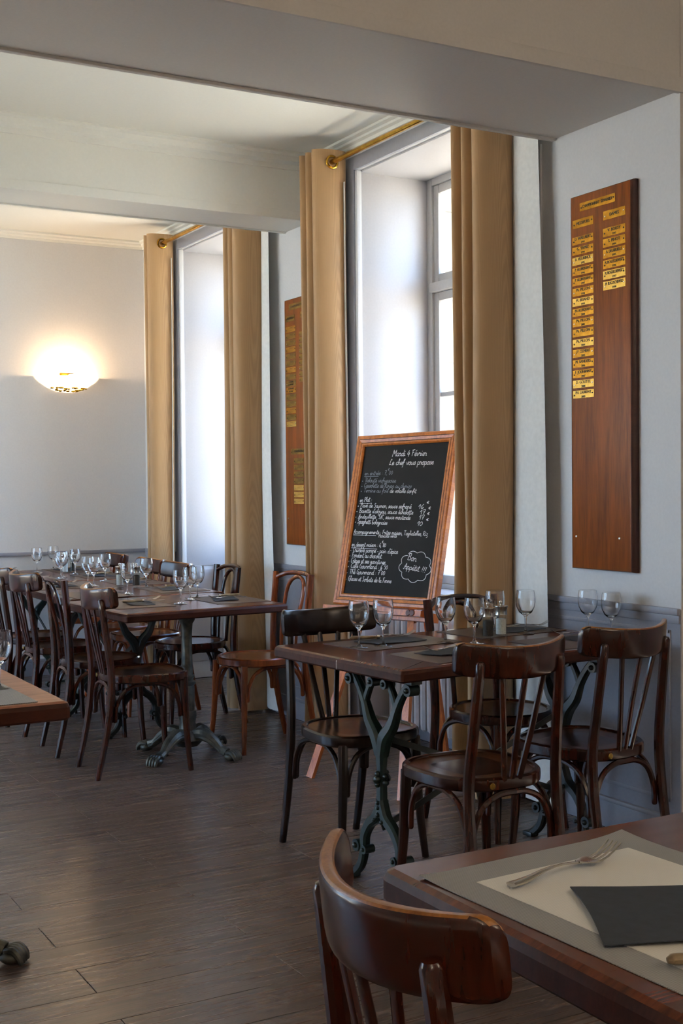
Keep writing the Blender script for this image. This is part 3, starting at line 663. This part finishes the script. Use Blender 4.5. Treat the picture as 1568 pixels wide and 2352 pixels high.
def rear_legs(t, wm, top, flat=False):
    for s in (-1, 1):
        bm = NB(); tube(bm, spline([(-.268, s*.160, 0), (-.232, s*.160, .16), (-.206, s*.160, .32), (-.198, s*.158, .46), (-.212, s*.152, .60), (-.238, s*.144, top)], 5), [.0135, .0155, .0175, .0175, .0165, .0155], 10, dome=not flat); obj('rear_leg', bm, wm, t)
def braces(t, wm):
    def arch(p, q, inx, iny, drop=.17):
        p, q = Vector(p), Vector(q); m = (p+q)/2; pts = [p+Vector((0, 0, SZ-.205-.0)), p.lerp(q, .02)+Vector((inx*.0, iny*.0, SZ-.14)), p.lerp(q, .13)+Vector((0, 0, SZ-.078)), p.lerp(q, .32)+Vector((0, 0, SZ-.050)), m+Vector((0, 0, SZ-.047))]
        pts += [q.lerp(p, .32)+Vector((0, 0, SZ-.050)), q.lerp(p, .13)+Vector((0, 0, SZ-.078)), q.lerp(p, .02)+Vector((0, 0, SZ-.14)), q+Vector((0, 0, SZ-.205))]
        bm = NB(); tube(bm, spline(pts, 4), .0098, 8, dome=True)
        obj('brace', bm, wm, t)
    arch((.152, -.135, 0), (.152, .135, 0), 0, 0); arch((-.192, -.142, 0), (-.192, .142, 0), 0, 0)
    for s in (-1, 1): arch((-.182, s*.155, 0), (.130, s*.148, 0), 0, 0)
def bar_chair(name, label, loc, rz, wm, sm, bm_, fan=True):
    t = thing(name, label, 'chair', loc, rz); chair_base(t, wm, sm); rear_legs(t, wm, .806); braces(t, wm)
    # curved top rail
    hw, zb, zt, sag = .197, .774, .872, .085
    def f(u, v):
        # u along the rail, v around the section
        s = math.sin(PI/2*(2*u-1)); yy = s*hw; x = -.214+sag*(s*s-.66)
        e = max(0, (abs(s)-.89)/.11); q = 1-math.sqrt(max(0, 1-e*e)); c = 1
        a = 2*PI*v; th = .0135*(1-.2*e)
        cc, ss = math.cos(a), math.sin(a)
        px = math.copysign(abs(cc)**.55, cc)*th; pz = math.copysign(abs(ss)**.42, ss)*(zt-zb)/2*(1-(.46 if ss > 0 else .22)*q)
        zc = (zt+zb)/2-.015*(1-s*s)
        lean = -.11*(pz)
        return (x+px+lean, yy, zc+pz)
    bm = NB(); nu, nv = 36, 20
    V = [[bm.verts.new(f(i/nu, j/nv)) for j in range(nv)] for i in range(nu+1)]
    for i in range(nu):
        for j in range(nv): bm.faces.new((V[i][j], V[i+1][j], V[i+1][(j+1) % nv], V[i][(j+1) % nv]))
    bm.faces.new(V[0][::-1]); bm.faces.new(V[-1])
    o = obj('back_rail', bm, bm_, t); o.data.materials.append(m_worn_lit if bm_ is not m_darker else bm_)
    for p in o.data.polygons:
        if p.normal.z > .5: p.material_index = 1
    for k in (-1, 0, 1):
        yt = k*(.078 if fan else .062); yb = k*(.026 if fan else .034)
        bm = NB(); tube(bm, [(-.264+.012*k*k, yt, .79), (-.222, (yt*.5+yb*.5), .61), (-.190, yb, SZ-.015)], .0098, 8, up=(1, 0, 0), ratio=.6, pw=3.2); obj('spindle', bm, wm, t)
    bm = NB(); lathe(bm, [(0, 0), (.010, 0), (.008, .002), (0, .002)], 12); o = obj('maker_disc', bm, m_plate2, t); o.matrix_local = Matrix.Translation((-.199, .075, SZ-.02)) @ Matrix.Rotation(-PI/2, 4, 'Y')
    return t
def loop_chair(name, label, loc, rz, wm, sm):
    t = thing(name, label, 'chair', loc, rz); chair_base(t, wm, sm, True); braces(t, wm)
    for s in (-1, 1):
        bm = NB(); tube(bm, spline([(-.268, s*.160, 0), (-.232, s*.160, .16), (-.206, s*.160, .32), (-.196, s*.162, .46), (-.206, s*.168, .66), (-.226, s*.174, .868)], 5), [.0135, .0155, .0175, .0175, .0175, .0175], 10); obj('rear_leg', bm, wm, t)
    bm = NB(); tube(bm, spline([(-.224, -.166, .838), (-.252, -.11, .860), (-.266, 0, .866), (-.252, .11, .860), (-.224, .166, .838)], 6), .0125, 10); obj('top_bow', bm, wm, t)
    P = [(-.188, -.068, SZ-.01), (-.200, -.074, .60), (-.232, -.082, .76), (-.250, -.060, .824), (-.258, 0, .846), (-.250, .060, .824), (-.232, .082, .76), (-.200, .074, .60), (-.188, .068, SZ-.01)]
    bm = NB(); tube(bm, spline(P, 5), .0105, 10); obj('inner_loop', bm, wm, t)
    return t
R = math.radians
# left side of the long table (facing +x), right side (facing -x), near table, foreground
c1 = bar_chair('bistro_chair', 'dark bar-back chair at the near left corner of the long table, beside the lion-foot pedestal', (2.03, 5.53, 0), R(-2), m_dark, m_seatd, m_dark, fan=False)
c2 = loop_chair('bentwood_chair', 'dark loop-back chair on the left side of the long table', (2.01, 6.08, 0), R(-3), m_dark, m_seatd)
dup(c1, (2.00, 6.70, 0), R(2), 'dark bar-back chair behind the loop-back one on the long table\'s left side')
dup(c1, (2.00, 7.22, 0), R(0), 'dark bar-back chair cut by the left picture edge, farthest on that side')
c5 = loop_chair('bentwood_chair', 'orange-brown loop-back chair standing clear in front of the dark pier', (2.70, 5.70, 0), PI+R(4), m_mid, m_seatm)
c6 = dup(c2, (2.65, 6.45, 0), PI+R(-4), 'dark loop-back chair with glossy seat, against the far right curtain')
c7 = bar_chair('bistro_chair', 'bar-back chair with honey seat, next beyond the dark loop-back chair', (2.575, 6.95, 0), PI, m_mid, m_seatm, m_dark)
dup(c7, (2.59, 7.42, 0), PI+R(2), 'bar-back chair seen behind the pepper mill of the long table')
dup(c7, (2.59, 8.12, 0), PI-R(2), 'bar-back chair at the far right end by the back wall')
d1 = bar_chair('bistro_chair', 'very dark bar-back chair at the far left of the near table, facing it', (2.21, 3.83, 0), -PI/2+R(2), m_darker, m_seatd, m_darker)
dup(c2, (2.86, 3.85, 0), -PI/2+R(6), 'dark loop-back chair behind the near table, under the ochre curtain')
d3 = bar_chair('bistro_chair', 'red-brown bar-back chair with its back to us, left of two at near table', (2.205, 3.105, 0), PI/2, m_dark, m_seatd, m_dark)
dup(d3, (2.745, 3.24, 0), PI/2+R(6), 'red-brown bar-back chair with its back to us, right of two under the honours board')
dup(d3, (.972, 1.218, 0), R(-5), 'large foreground bar-back chair tucked in at the placemat table')

# ---------------------------------------------------------------- tables
def rect(x0, x1, y0, y1, r, n=4):
    P = []
    for cx, cy_, a in ((x1-r, y0+r, -PI/2), (x1-r, y1-r, 0), (x0+r, y1-r, PI/2), (x0+r, y0+r, PI)):
        for k in range(n+1): P.append((cx+r*math.cos(a+PI/2*k/n), cy_+r*math.sin(a+PI/2*k/n)))
    return P
def tabletop(t, L_, D_, z=.75, th=.042, m=m_top, me_=m_edge, bev=.014, r=.012):
    bm = NB(); rings(bm, rect(0, L_, 0, D_, r), [(.006, z-th), (0, z-th+.006), (0, z-bev), (bev*.35, z-bev*.3), (bev, z)], True, True)
    o = obj('tabletop', bm, m, t, ang=.2); o.data.materials.append(me_)
    for p in o.data.polygons:
        if p.normal.z < .55: p.material_index = 1
    return o
def iron_frame(t, T, m, z=.708):
    """cast frame in the local xz plane"""
    bm = NB(); up = (0, 1, 0)
    k = lambda P: [(p[0], 0, p[1]) for p in P]
    box(bm, -.19, .19, -.022, .022, z-.016, z, .003)
    tube(bm, [(0, 0, .27), (0, 0, .40), (0, 0, .485)], [.020, .018, .026], 8, up, .8, pw=3)
    for s in (-1, 1):
        tube(bm, spline(k([(s*.004, .44), (s*.022, .50), (s*.062, .548), (s*.088, .605), (s*.118, .652), (s*.150, .688)]), 5), [.020, .024, .020, .015, .014, .013], 8, up, 1.0, pw=3)
        tube(bm, spline(k([(s*.088, .600), (s*.070, .640), (s*.050, .672), (s*.034, .694)]), 4), [.012, .012, .011, .011], 8, up, 1.0, pw=3)
        tube(bm, spline(k([(s*.0, .29), (s*.022, .238), (s*.064, .205), (s*.094, .160), (s*.100, .110), (s*.118, .055), (s*.162, .014), (s*.180, .012)]), 5), [.020, .021, .019, .018, .017, .016, .015, .013], 8, up, .9, pw=3)
        for (x, zz, r) in ((s*.162, .672, .019), (s*.036, .676, .016), (s*.126, .118, .020), (s*.082, .112, .015)):
            bb = bmesh.ops.create_cone(bm, segments=12, cap_ends=True, radius1=r, radius2=r, depth=.040, matrix=Matrix.Translation((x, 0, zz)) @ Matrix.Rotation(PI/2, 4, 'X'))
            ball(bm, (x, -.021, zz), r*.5, 8); ball(bm, (x, .021, zz), r*.5, 8)
        box(bm, min(s*.150, s*.198), max(s*.150, s*.198), -.020, .020, 0, .018, .005)
        for zz in (.352, .372): ball(bm, (s*.020, 0, zz), .011, 8)
    for (x, zz, r) in ((0, .362, .016), (0, .345, .010), (0, .380, .010), (-.02, .225, .008), (.02, .225, .008), (0, .245, .009), (0, .285, .008), (0, .268, .007)):
        ball(bm, (x, -.018, zz), r, 8); ball(bm, (x, .018, zz), r, 8)
    return obj('iron_frame', bm, m, t, T)
def brace_bars(t, m, a, b, y):
    for (za, zb) in ((.50, .20), (.20, .50)):
        bm = NB(); tube(bm, [(a, y, za), (b, y, zb)], .014, 4, up=(0, 1, 0), ratio=.25); obj('brace_bar', bm, m, t)
# near table against the pier
t1 = thing('dining_table', 'mahogany table on green iron legs set against the wall under the honours board', 'table', (2.015, 3.213, 0), R(5))
tabletop(t1, 1.172, .76)
bm = NB(); box(bm, -.0005, .004, .3580, .3592, .712, .741); obj('edge_joint', bm, m_lining, t1, label='pale cracked joint in the edge band')
RZ = Matrix.Rotation(PI/2, 4, 'Z')
iron_frame(t1, Matrix.Translation((.085, .225, 0)) @ RZ, m_iron); iron_frame(t1, Matrix.Translation((.90, .225, 0)) @ RZ, m_blackiron)
brace_bars(t1, m_blackiron, .085, .90, .225)
# long row
t2 = thing('dining_table', 'front mahogany table of the long row, on a cast pedestal with lion feet', 'table', (1.872, 5.300, 0), R(4)); tabletop(t2, .845, .78)
def pedestal(t, cx, cy_, m, rot=0, sc=1.0):
    bm = NB(); fl = lambda a, z: 1-.07*(.5+.5*math.cos(12*a)) if (.22 < z < .345 or .40 < z < .56) else 1
    lathe(bm, [(.0, .705), (.10, .705), (.10, .695), (.045, .690), (.040, .665), (.030, .650), (.026, .60), (.026, .56), (.027, .50), (.029, .42), (.030, .40), (.036, .395), (.036, .385), (.031, .38), (.030, .372), (.041, .365), (.041, .352), (.033, .347), (.036, .342), (.037, .24), (.036, .225), (.044, .222), (.046, .20), (.038, .165), (.042, .15), (.042, .128), (.060, .12), (.075, .10), (.085, .085), (.05, .05), (0, .05)], 36, (cx, cy_, 0), fl)
    obj('pedestal_column', bm, m, t)
    for k in range(4):
        a = rot+PI/2*k; d = Vector((math.cos(a), math.sin(a), 0)); n = Vector((-d.y, d.x, 0)); c = Vector((cx, cy_, 0))
        bm = NB(); P = lambda r, z: c+d*r*sc+Vector((0, 0, z))
        tube(bm, spline([P(.03, .105), P(.085, .112), (P(.135, .090)), P(.175, .052), P(.205, .036)], 5), [.028, .034, .026, .020, .024], 10)
        for r in (.08, .105, .13, .152, .17): ball(bm, P(r, .137-(max(0, r-.085)*.72)), .0085, 8)
        for s in (-1, 1): tube(bm, spline([P(.05, .10)+n*s*.026, P(.10, .103)+n*s*.030, P(.15, .070)+n*s*.020, P(.18, .045)+n*s*.018], 4), [.008, .011, .009, .006], 8)
        # paw
        ball(bm, P(.225, .020), .034, 12, (1, 1, .62))
        for v in bm.verts:
            if v.co.z < 0: v.co.z = 0
        for q in (-1.5, -.5, .5, 1.5): tube(bm, spline([P(.215, .040)+n*q*.014, P(.238, .043)+n*q*.0155, P(.256, .026)+n*q*.016, P(.262, .008)+n*q*.0155], 3), [.008, .0105, .010, .007], 8, dome=True)
        obj('lion_foot', bm, m, t)
pedestal(t2, .455, .32, m_bronze, R(-62), 1.12)
def table_iron(label, loc, L_, D_, ya, yb, rz=0):
    t = thing('dining_table', label, 'table', loc, rz); tabletop(t, L_, D_)
    iron_frame(t, Matrix.Translation((L_*.46, ya, 0)), m_blackiron); iron_frame(t, Matrix.Translation((L_*.46, yb, 0)), m_iron)
    for (za, zb) in ((.50, .20), (.20, .50)):
        bm = NB(); tube(bm, [(L_*.46, ya, za), (L_*.46, yb, zb)], .014, 4, up=(1, 0, 0), ratio=.25); obj('brace_bar', bm, m_blackiron, t)
    return t
table_iron('middle mahogany table of the long row, with salt and pepper mills at its centre', (1.872, 6.145, 0), .86, 1.195, .10, .82)
table_iron('farthest mahogany table of the long row, nearest the back wall', (1.872, 7.375, 0), .86, 1.16, .10, .86)
# foreground table
t3 = thing('dining_table', 'dark foreground table with a grey and cream placemat, cut by the frame', 'table', (.945, .60, 0), R(0)); tabletop(t3, 1.15, .985, th=.05, bev=.016, r=.03)
iron_frame(t3, Matrix.Translation((.22, .50, 0)) @ RZ, m_blackiron); iron_frame(t3, Matrix.Translation((.95, .50, 0)) @ RZ, m_blackiron); brace_bars(t3, m_blackiron, .22, .95, .50)
# left table
t4 = thing('dining_table', 'orange-brown table with rounded corner cut by the left picture edge', 'table', (.13, 3.225, 0), R(0)); tabletop(t4, .855, .90, th=.05, m=m_top2, me_=m_edge, bev=.016, r=.02)
pedestal(t4, .555, .34, m_bronze, R(-36))

# ---------------------------------------------------------------- tableware
def glass(label, loc, group=None, cut=False):
    t = thing('wine_glass', label, 'wine glass', loc, 0, group)
    bm = NB()
    fl = (lambda a, z: 1-.045*(.5+.5*math.cos(10*a)) if z > .075 else 1) if cut else None
    lathe(bm, [(0, .0755), (.012, .0775), (.024, .087), (.0325, .104), (.0358, .122), (.0352, .142), (.0322, .1645), (.0334, .165), (.0368, .143), (.0374, .122), (.0342, .102), (.025, .083), (.012, .0725), (.0065, .067), (.0045, .060)], 28, (0, 0, 0), fl)
    obj('bowl', bm, m_glassw, t, ang=1.2); bm = NB()
    lathe(bm, [(.0045, .060), (.0038, .045), (.0036, .028), (.0045, .014), (.009, .0075), (.020, .004), (.0315, .0022), (.0325, .0008), (.031, 0), (0, .0006)], 28)
    obj('stem', bm, m_glassw, t, ang=1.2)
    return t
ZT = .7505
gl = None
def put_glass(x, y, label, z=ZT):
    global gl
    if gl is None: gl = glass(label, (x, y, z)); return gl
    return dup(gl, (x, y, z), random.uniform(0, 6), label)
for x, y, l in ((2.17, 3.741, 'wine glass nearest the near table\'s left edge'), (2.259, 3.724, 'wine glass just right of the leftmost one on the near table'),
    (2.50, 3.69, 'larger wine glass left of the steel topped mills, beside the fork'), (2.569, 3.61, 'wine glass touching the left side of the mills in view'),
    (2.80, 3.80, 'wine glass half hidden behind the mills'), (2.902, 3.744, 'wine glass right of the mills, before the pale curtain lining'),
    (3.10, 3.62, 'larger of two wine glasses in front of the wainscot'), (3.10, 3.49, 'smaller of two wine glasses in front of the wainscot')): put_glass(x, y, l)
for x, y, l in ((2.263, 5.622, 'wine glass at the front of the long table, above the pedestal'), (2.382, 5.789, 'left of two wine glasses just behind the front one'), (2.45, 5.86, 'right of two wine glasses just behind the front one'),
    (2.23, 6.288, 'wine glass standing in front of the white salt mill'), (2.464, 6.635, 'wine glass just right of the pepper mill'), (2.43, 7.25, 'tall wine glass in front of the far chair backs'),
    (2.249, 7.02, 'rear of two overlapping wine glasses above the first chair'), (2.248, 6.91, 'front of two overlapping wine glasses above the first chair'), (2.261, 7.60, 'left of two overlapping wine glasses beside the far salt mill'),
    (2.301, 7.70, 'right of two overlapping wine glasses beside the far salt mill'), (2.461, 7.95, 'wine glass behind the far pepper mill'), (2.292, 8.25, 'leftmost wine glass on the long table'), (2.462, 8.45, 'wine glass nearest the back wall')): put_glass(x, y, l)
put_glass(.868, 3.53, 'wine glass on the left table, cut by the picture edge')
def mill(label, loc, fill, tall=.128):
    t = thing('pepper_mill' if fill is m_pepper else 'salt_mill', label, 'mill', loc)
    bm = NB(); lathe(bm, [(0, .0), (.0235, 0), (.0245, .004), (.0225, .05), (.0225, .084), (.0195, .084), (.0195, .012), (0, .012)], 24); obj('body', bm, m_acryl, t)
    bm = NB(); lathe(bm, [(0, .0125), (.0188, .0125), (.0188, .068), (.010, .071), (0, .071)], 18); obj('contents', bm, fill, t)
    bm = NB(); lathe(bm, [(0, .084), (.0235, .084), (.0225, .092), (.0235, .108), (.0265, .114), (.0262, .117), (.012, .120), (.004, .121), (.004, .124), (0, .124)], 24); obj('cap', bm, m_steel, t)
    bm = NB(); ball(bm, (0, 0, .1305), .0078, 12); obj('knob', bm, m_steel, t)
mill('left clear mill with steel cap and dark pepper on the near table', (2.688, 3.69, ZT), m_pepper)
mill('right clear mill with steel cap and pale salt on the near table', (2.765, 3.715, ZT), m_salt)
mill('white salt mill on the middle table of the long row', (2.352, 6.76, ZT), m_salt); mill('dark pepper mill on the middle table of the long row', (2.425, 6.69, ZT), m_pepper)
mill('far pepper mill with bronze cap on the last table of the row', (2.493, 8.10, ZT), m_pepper); mill('far white salt mill on the last table of the row', (2.42, 8.04, ZT), m_salt)

def fork(bm):
    """fork along +x, handle end at 0, about .20 long, resting on z = 0"""
    zf = lambda x: .0045+.012*math.sin(max(0, min(1, (x-.03)/.11))*PI)*.55+(.016*max(0, (x-.165)/.04)**1.6)
    P = [(x, 0, zf(x)) for x in [.002, .02, .04, .06, .08, .10, .12, .132]]
    tube(bm, P, [.0085, .0080, .0062, .0048, .0038, .0034, .0036, .0052], 8, up=(0, 0, 1), ratio=.38)
    grid_pts = [(.128, .004), (.138, .0095), (.150, .0122), (.158, .0122)]
    A = []
    for x, w in grid_pts: A.append([bm.verts.new((x, s*w, zf(x)+dz+(.0015 if abs(s) > .5 else 0))) for dz in (.0009, -.0009) for s in (-1, 0, 1)])
    for a, b in zip(A, A[1:]):
        for q in ((0, 1), (1, 2)): bm.faces.new((a[q[0]], a[q[1]], b[q[1]], b[q[0]])); bm.faces.new((a[3+q[0]], b[3+q[0]], b[3+q[1]], a[3+q[1]]))
        bm.faces.new((a[0], b[0], b[3], a[3])); bm.faces.new((a[2], a[5], b[5], b[2]))
    bm.faces.new((A[-1][0], A[-1][1], A[-1][2], A[-1][5], A[-1][4], A[-1][3]))
    for k in range(4):
        yy = (k-1.5)*.0066
        tube(bm, [(x, yy*(1+.04*(x-.155)/.05), zf(x)) for x in (.154, .165, .178, .190, .200, .205)], [.0021, .0019, .0017, .0015, .0012, .0007], 6, up=(0, 0, 1), ratio=.7)
def knife(t):
    bm = NB(); tube(bm, spline([(0, 0, .008), (.008, 0, .0085), (.05, 0, .0075), (.09, 0, .007), (.098, 0, .007)], 4), [.0065, .0092, .0085, .0072, .0068], 10, up=(0, 0, 1), ratio=.75, dome=True); obj('handle', bm, m_knifeh, t)
    bm = NB(); tube(bm, [(.098, 0, .007), (.108, 0, .0068)], .0078, 10); obj('bolster', bm, m_steel, t)
    bm = NB(); P = [(.106, -.005), (.19, -.008), (.212, -.0045), (.222, .004), (.106, .005)]; prism(bm, P, .0045, .0062); obj('blade', bm, m_steel, t, smooth=False)
fk = kn = nk = None
def put_fork(x, y, a, label, z=ZT):
    global fk
    if fk is None:
        bm = NB(); fork(bm); fk = tag(obj('fork', bm, m_steel, None, ang=1.0), label, 'fork'); o = fk
    else: o = fk.copy(); COL.objects.link(o); o['label'] = label
    o.location = (x, y, z); o.rotation_euler = (0, 0, a); return o
def put_knife(x, y, a, label, z=ZT):
    global kn
    if kn is None: kn = thing('knife', label, 'knife', (x, y, z), a); knife(kn); return kn
    return dup(kn, (x, y, z), a, label)
def napkin(x, y, a, label, w=.20, d=.11, z=ZT, seed=0):
    rn = random.Random(seed); bm = NB()
    def f(u, v): return ((u-.5)*w+.006*math.sin(3*v+seed), (v-.5)*d+.004*math.sin(4*u+seed), .0022+.0022*(1+math.sin(5*u+3*v+seed))*(.3+.7*max(abs(2*u-1), abs(2*v-1))**3))
    sheet(bm, f, 12, 8, .0016)
    o = tag(obj('napkin', bm, m_napkin, None, ang=1.0), label, 'napkin'); o.location = (x, y, z); o.rotation_euler = (0, 0, a); return o
def placemat(x, y, a, label, w=.43, d=.29, m=None, z=ZT):
    bm = NB(); prism(bm, rect(-w/2, w/2, -d/2, d/2, .004, 2), 0, .0016)
    o = tag(obj('placemat', bm, m or m_mat, None, smooth=False), label, 'placemat'); o.location = (x, y, z); o.rotation_euler = (0, 0, a); return o
ZM = ZT+.0022; ZN = ZM+.0075
# near table
placemat(2.345, 3.80, R(6), 'brown placemat at the far left place of the near table', d=.27); placemat(2.39, 3.425, R(5), 'brown placemat at the near left place, by the table corner', d=.28)
placemat(2.88, 3.865, R(5), 'brown placemat at the far right place of the near table', d=.27); placemat(2.93, 3.475, R(5), 'brown placemat at the near right place, behind the right chair', d=.28)
napkin(2.345, 3.815, R(8), 'dark napkin with knife and fork at the near table\'s far left place', .22, .13, ZM, 1); napkin(2.36, 3.46, R(12), 'dark napkin under the upright fork tines near the table corner', .20, .12, ZM, 2)
napkin(2.93, 3.845, R(0), 'dark napkin before the pale curtain lining on the near table', .21, .12, ZM, 3); napkin(3.0, 3.50, R(10), 'dark napkin mostly hidden behind the right chair\'s back', .19, .11, ZM, 4)
put_knife(2.215, 3.875, R(-12), 'knife across the far left napkin of the near table', ZN); put_fork(2.28, 3.88, R(-3), 'fork at the near table\'s far left place, tines to the right', ZN)
put_fork(2.46, 3.465, R(180+3), 'fork by the near table corner, tines to the left', ZN)
put_fork(2.90, 3.88, R(-7), 'fork right of the mills, tines toward the wainscot', ZN); put_knife(2.80, 3.90, R(-18), 'knife on the napkin beside the mills', ZN)
put_fork(3.10, 3.53, R(160), 'fork peeking out left of the right chair\'s back', ZN)
# long row
Lrow = [(5.74, 'at the front left place of the long row'), (6.36, 'at the second left place of the long row'), (7.02, 'at the third left place of the long row'), (7.74, 'at the fourth left place of the long row'), (8.33, 'at the last left place of the long row')]
for i, (yy, w) in enumerate(Lrow):
    placemat(2.06, yy, R(90), 'brown placemat '+w, .42, .29); napkin(2.09, yy, R(80+6*i), 'dark napkin '+w, .22, .12, ZM, 10+i)
    put_knife(2.0, yy-.035, R(4-3*i), 'knife '+w, ZN); put_fork(2.02, yy+.03, R(6+5*i), 'fork '+w, ZN)
Rrow = [(5.70, 'at the front right place of the long row'), (6.45, 'at the second right place of the long row'), (7.03, 'at the third right place of the long row'), (7.66, 'at the fourth right place of the long row'), (8.32, 'at the last right place of the long row')]
for i, (yy, w) in enumerate(Rrow):
    placemat(2.545, yy, R(90), 'brown placemat '+w, .42, .29); napkin(2.53, yy, R(75+8*i), 'dark napkin '+w, .21, .12, ZM, 20+i)
    put_knife(2.63, yy+.045, R(180-6+3*i), 'knife '+w, ZN); put_fork(2.63, yy-.035, R(182-4*i), 'fork '+w, ZN)
# foreground place setting
MT = Matrix.Translation((1.185, 1.245, ZT)) @ Matrix.Rotation(R(3), 4, 'Z')
pm = thing('placemat', 'grey placemat with cream centre on the foreground table', 'placemat'); pm.matrix_world = MT
def curl(u, v, w, d, z0=0):
    x, yy = (u-.5)*w, (v-.5)*d; return (x, yy, z0+.0012+.006*max(0, (u+v-1.8)/.2)**2+.003*max(0, (-u+v-.85)/.15)**2)
bm = NB(); sheet(bm, lambda u, v: curl(u, v, .405, .535), 16, 18, .0012); obj('border', bm, m_greymat, pm, ang=1)
bm = NB(); box(bm, -.205+.055, .205-.055, -.2675+.066, .2675-.066, .0014, .0021); obj('cream_panel', bm, m_creammat, pm, smooth=False, label='cream woven centre')
napkin(1.195, 1.178, R(-27.2), 'black paper napkin on the cream placemat', .30, .215, ZT+.003, 31)
o = put_fork(1.046, 1.388, R(10), 'large steel fork on the foreground placemat', ZT+.0032); o.scale = (1.13, 1.13, 1.13)
o = put_knife(1.035, 1.066, R(-22), 'knife whose steel handle end shows at the lower right', ZT+.0035)
placemat(.69, 3.44, R(1), 'striped grey placemat on the left table under a wine glass', .42, .375, m_stripmat)

# ---------------------------------------------------------------- wall lamp
sc = thing('wall_lamp', 'lit glass bowl wall lamp on the back wall', 'lamp', (2.625, YB, 2.10))
bm = NB(); prof = [(.228, 0), (.222, -.012), (.190, -.040), (.140, -.072), (.085, -.095), (.0, -.106)]
lathe(bm, [(r, z) for r, z in prof], 40, (0, -.004, 0), None, .62, PI, 2*PI)
bmesh.ops.solidify(bm, geom=list(bm.faces), thickness=.004); obj('glass_bowl', bm, m_sconce, sc)
bm = NB(); rn = random.Random(5)
for k in range(46):
    a = PI+.35+rn.random()*(PI-.7); q = rn.random()**.6; r = .060+.085*(1-q) if k % 3 else .135
    z = -.076-.024*(1-(r-.06)/.085)
    ball(bm, (r*math.cos(a), -.008+r*.64*math.sin(a), z-.003), .006+.004*rn.random(), 6, (1.4, 1, .7))
obj('gilt_foliage', bm, m_brass, sc)
bm = NB(); box(bm, -.05, .05, -.012, -.002, -.07, .03, .004); obj('back_plate', bm, m_brass, sc)
bm = NB(); tube(bm, [(0, -.055, -.035), (.0, -.055, -.01)], .012, 10); tube(bm, spline([(.0, -.055, -.01), (.005, -.055, .006), (.03, -.055, .013)], 4), .009, 10, dome=True); obj('bulb', bm, m_bulb, sc)
ld = bpy.data.lights.new('wall_lamp_light', 'POINT'); ld.energy = 9.5; ld.color = (1, .66, .36); ld.shadow_soft_size = .03
lo = bpy.data.objects.new('wall_lamp_light', ld); COL.objects.link(lo); lo.parent = sc; lo.location = (0, -.105, .0)

# ---------------------------------------------------------------- groups of repeats
def in_row(o): return o.location.y > 4.6
for o in list(S.objects):
    c = o.get('category')
    if not c or o.parent: continue
    row_ = 'on the long row of tables' if in_row(o) else 'on the near tables'
    g = {'chair': 'chairs around the long row of tables' if in_row(o) else 'chairs around the near tables', 'wine glass': 'wine glasses '+row_, 'napkin': 'dark napkins '+row_, 'fork': 'forks '+row_, 'knife': 'knives '+row_,
         'placemat': 'placemats '+row_, 'mill': 'salt and pepper mills '+row_, 'curtain': 'ochre curtains at the windows', 'curtain rod': 'brass curtain rods', 'board': 'honours boards on the piers', 'table': 'dining tables'}.get(c)
    if g: o['group'] = g
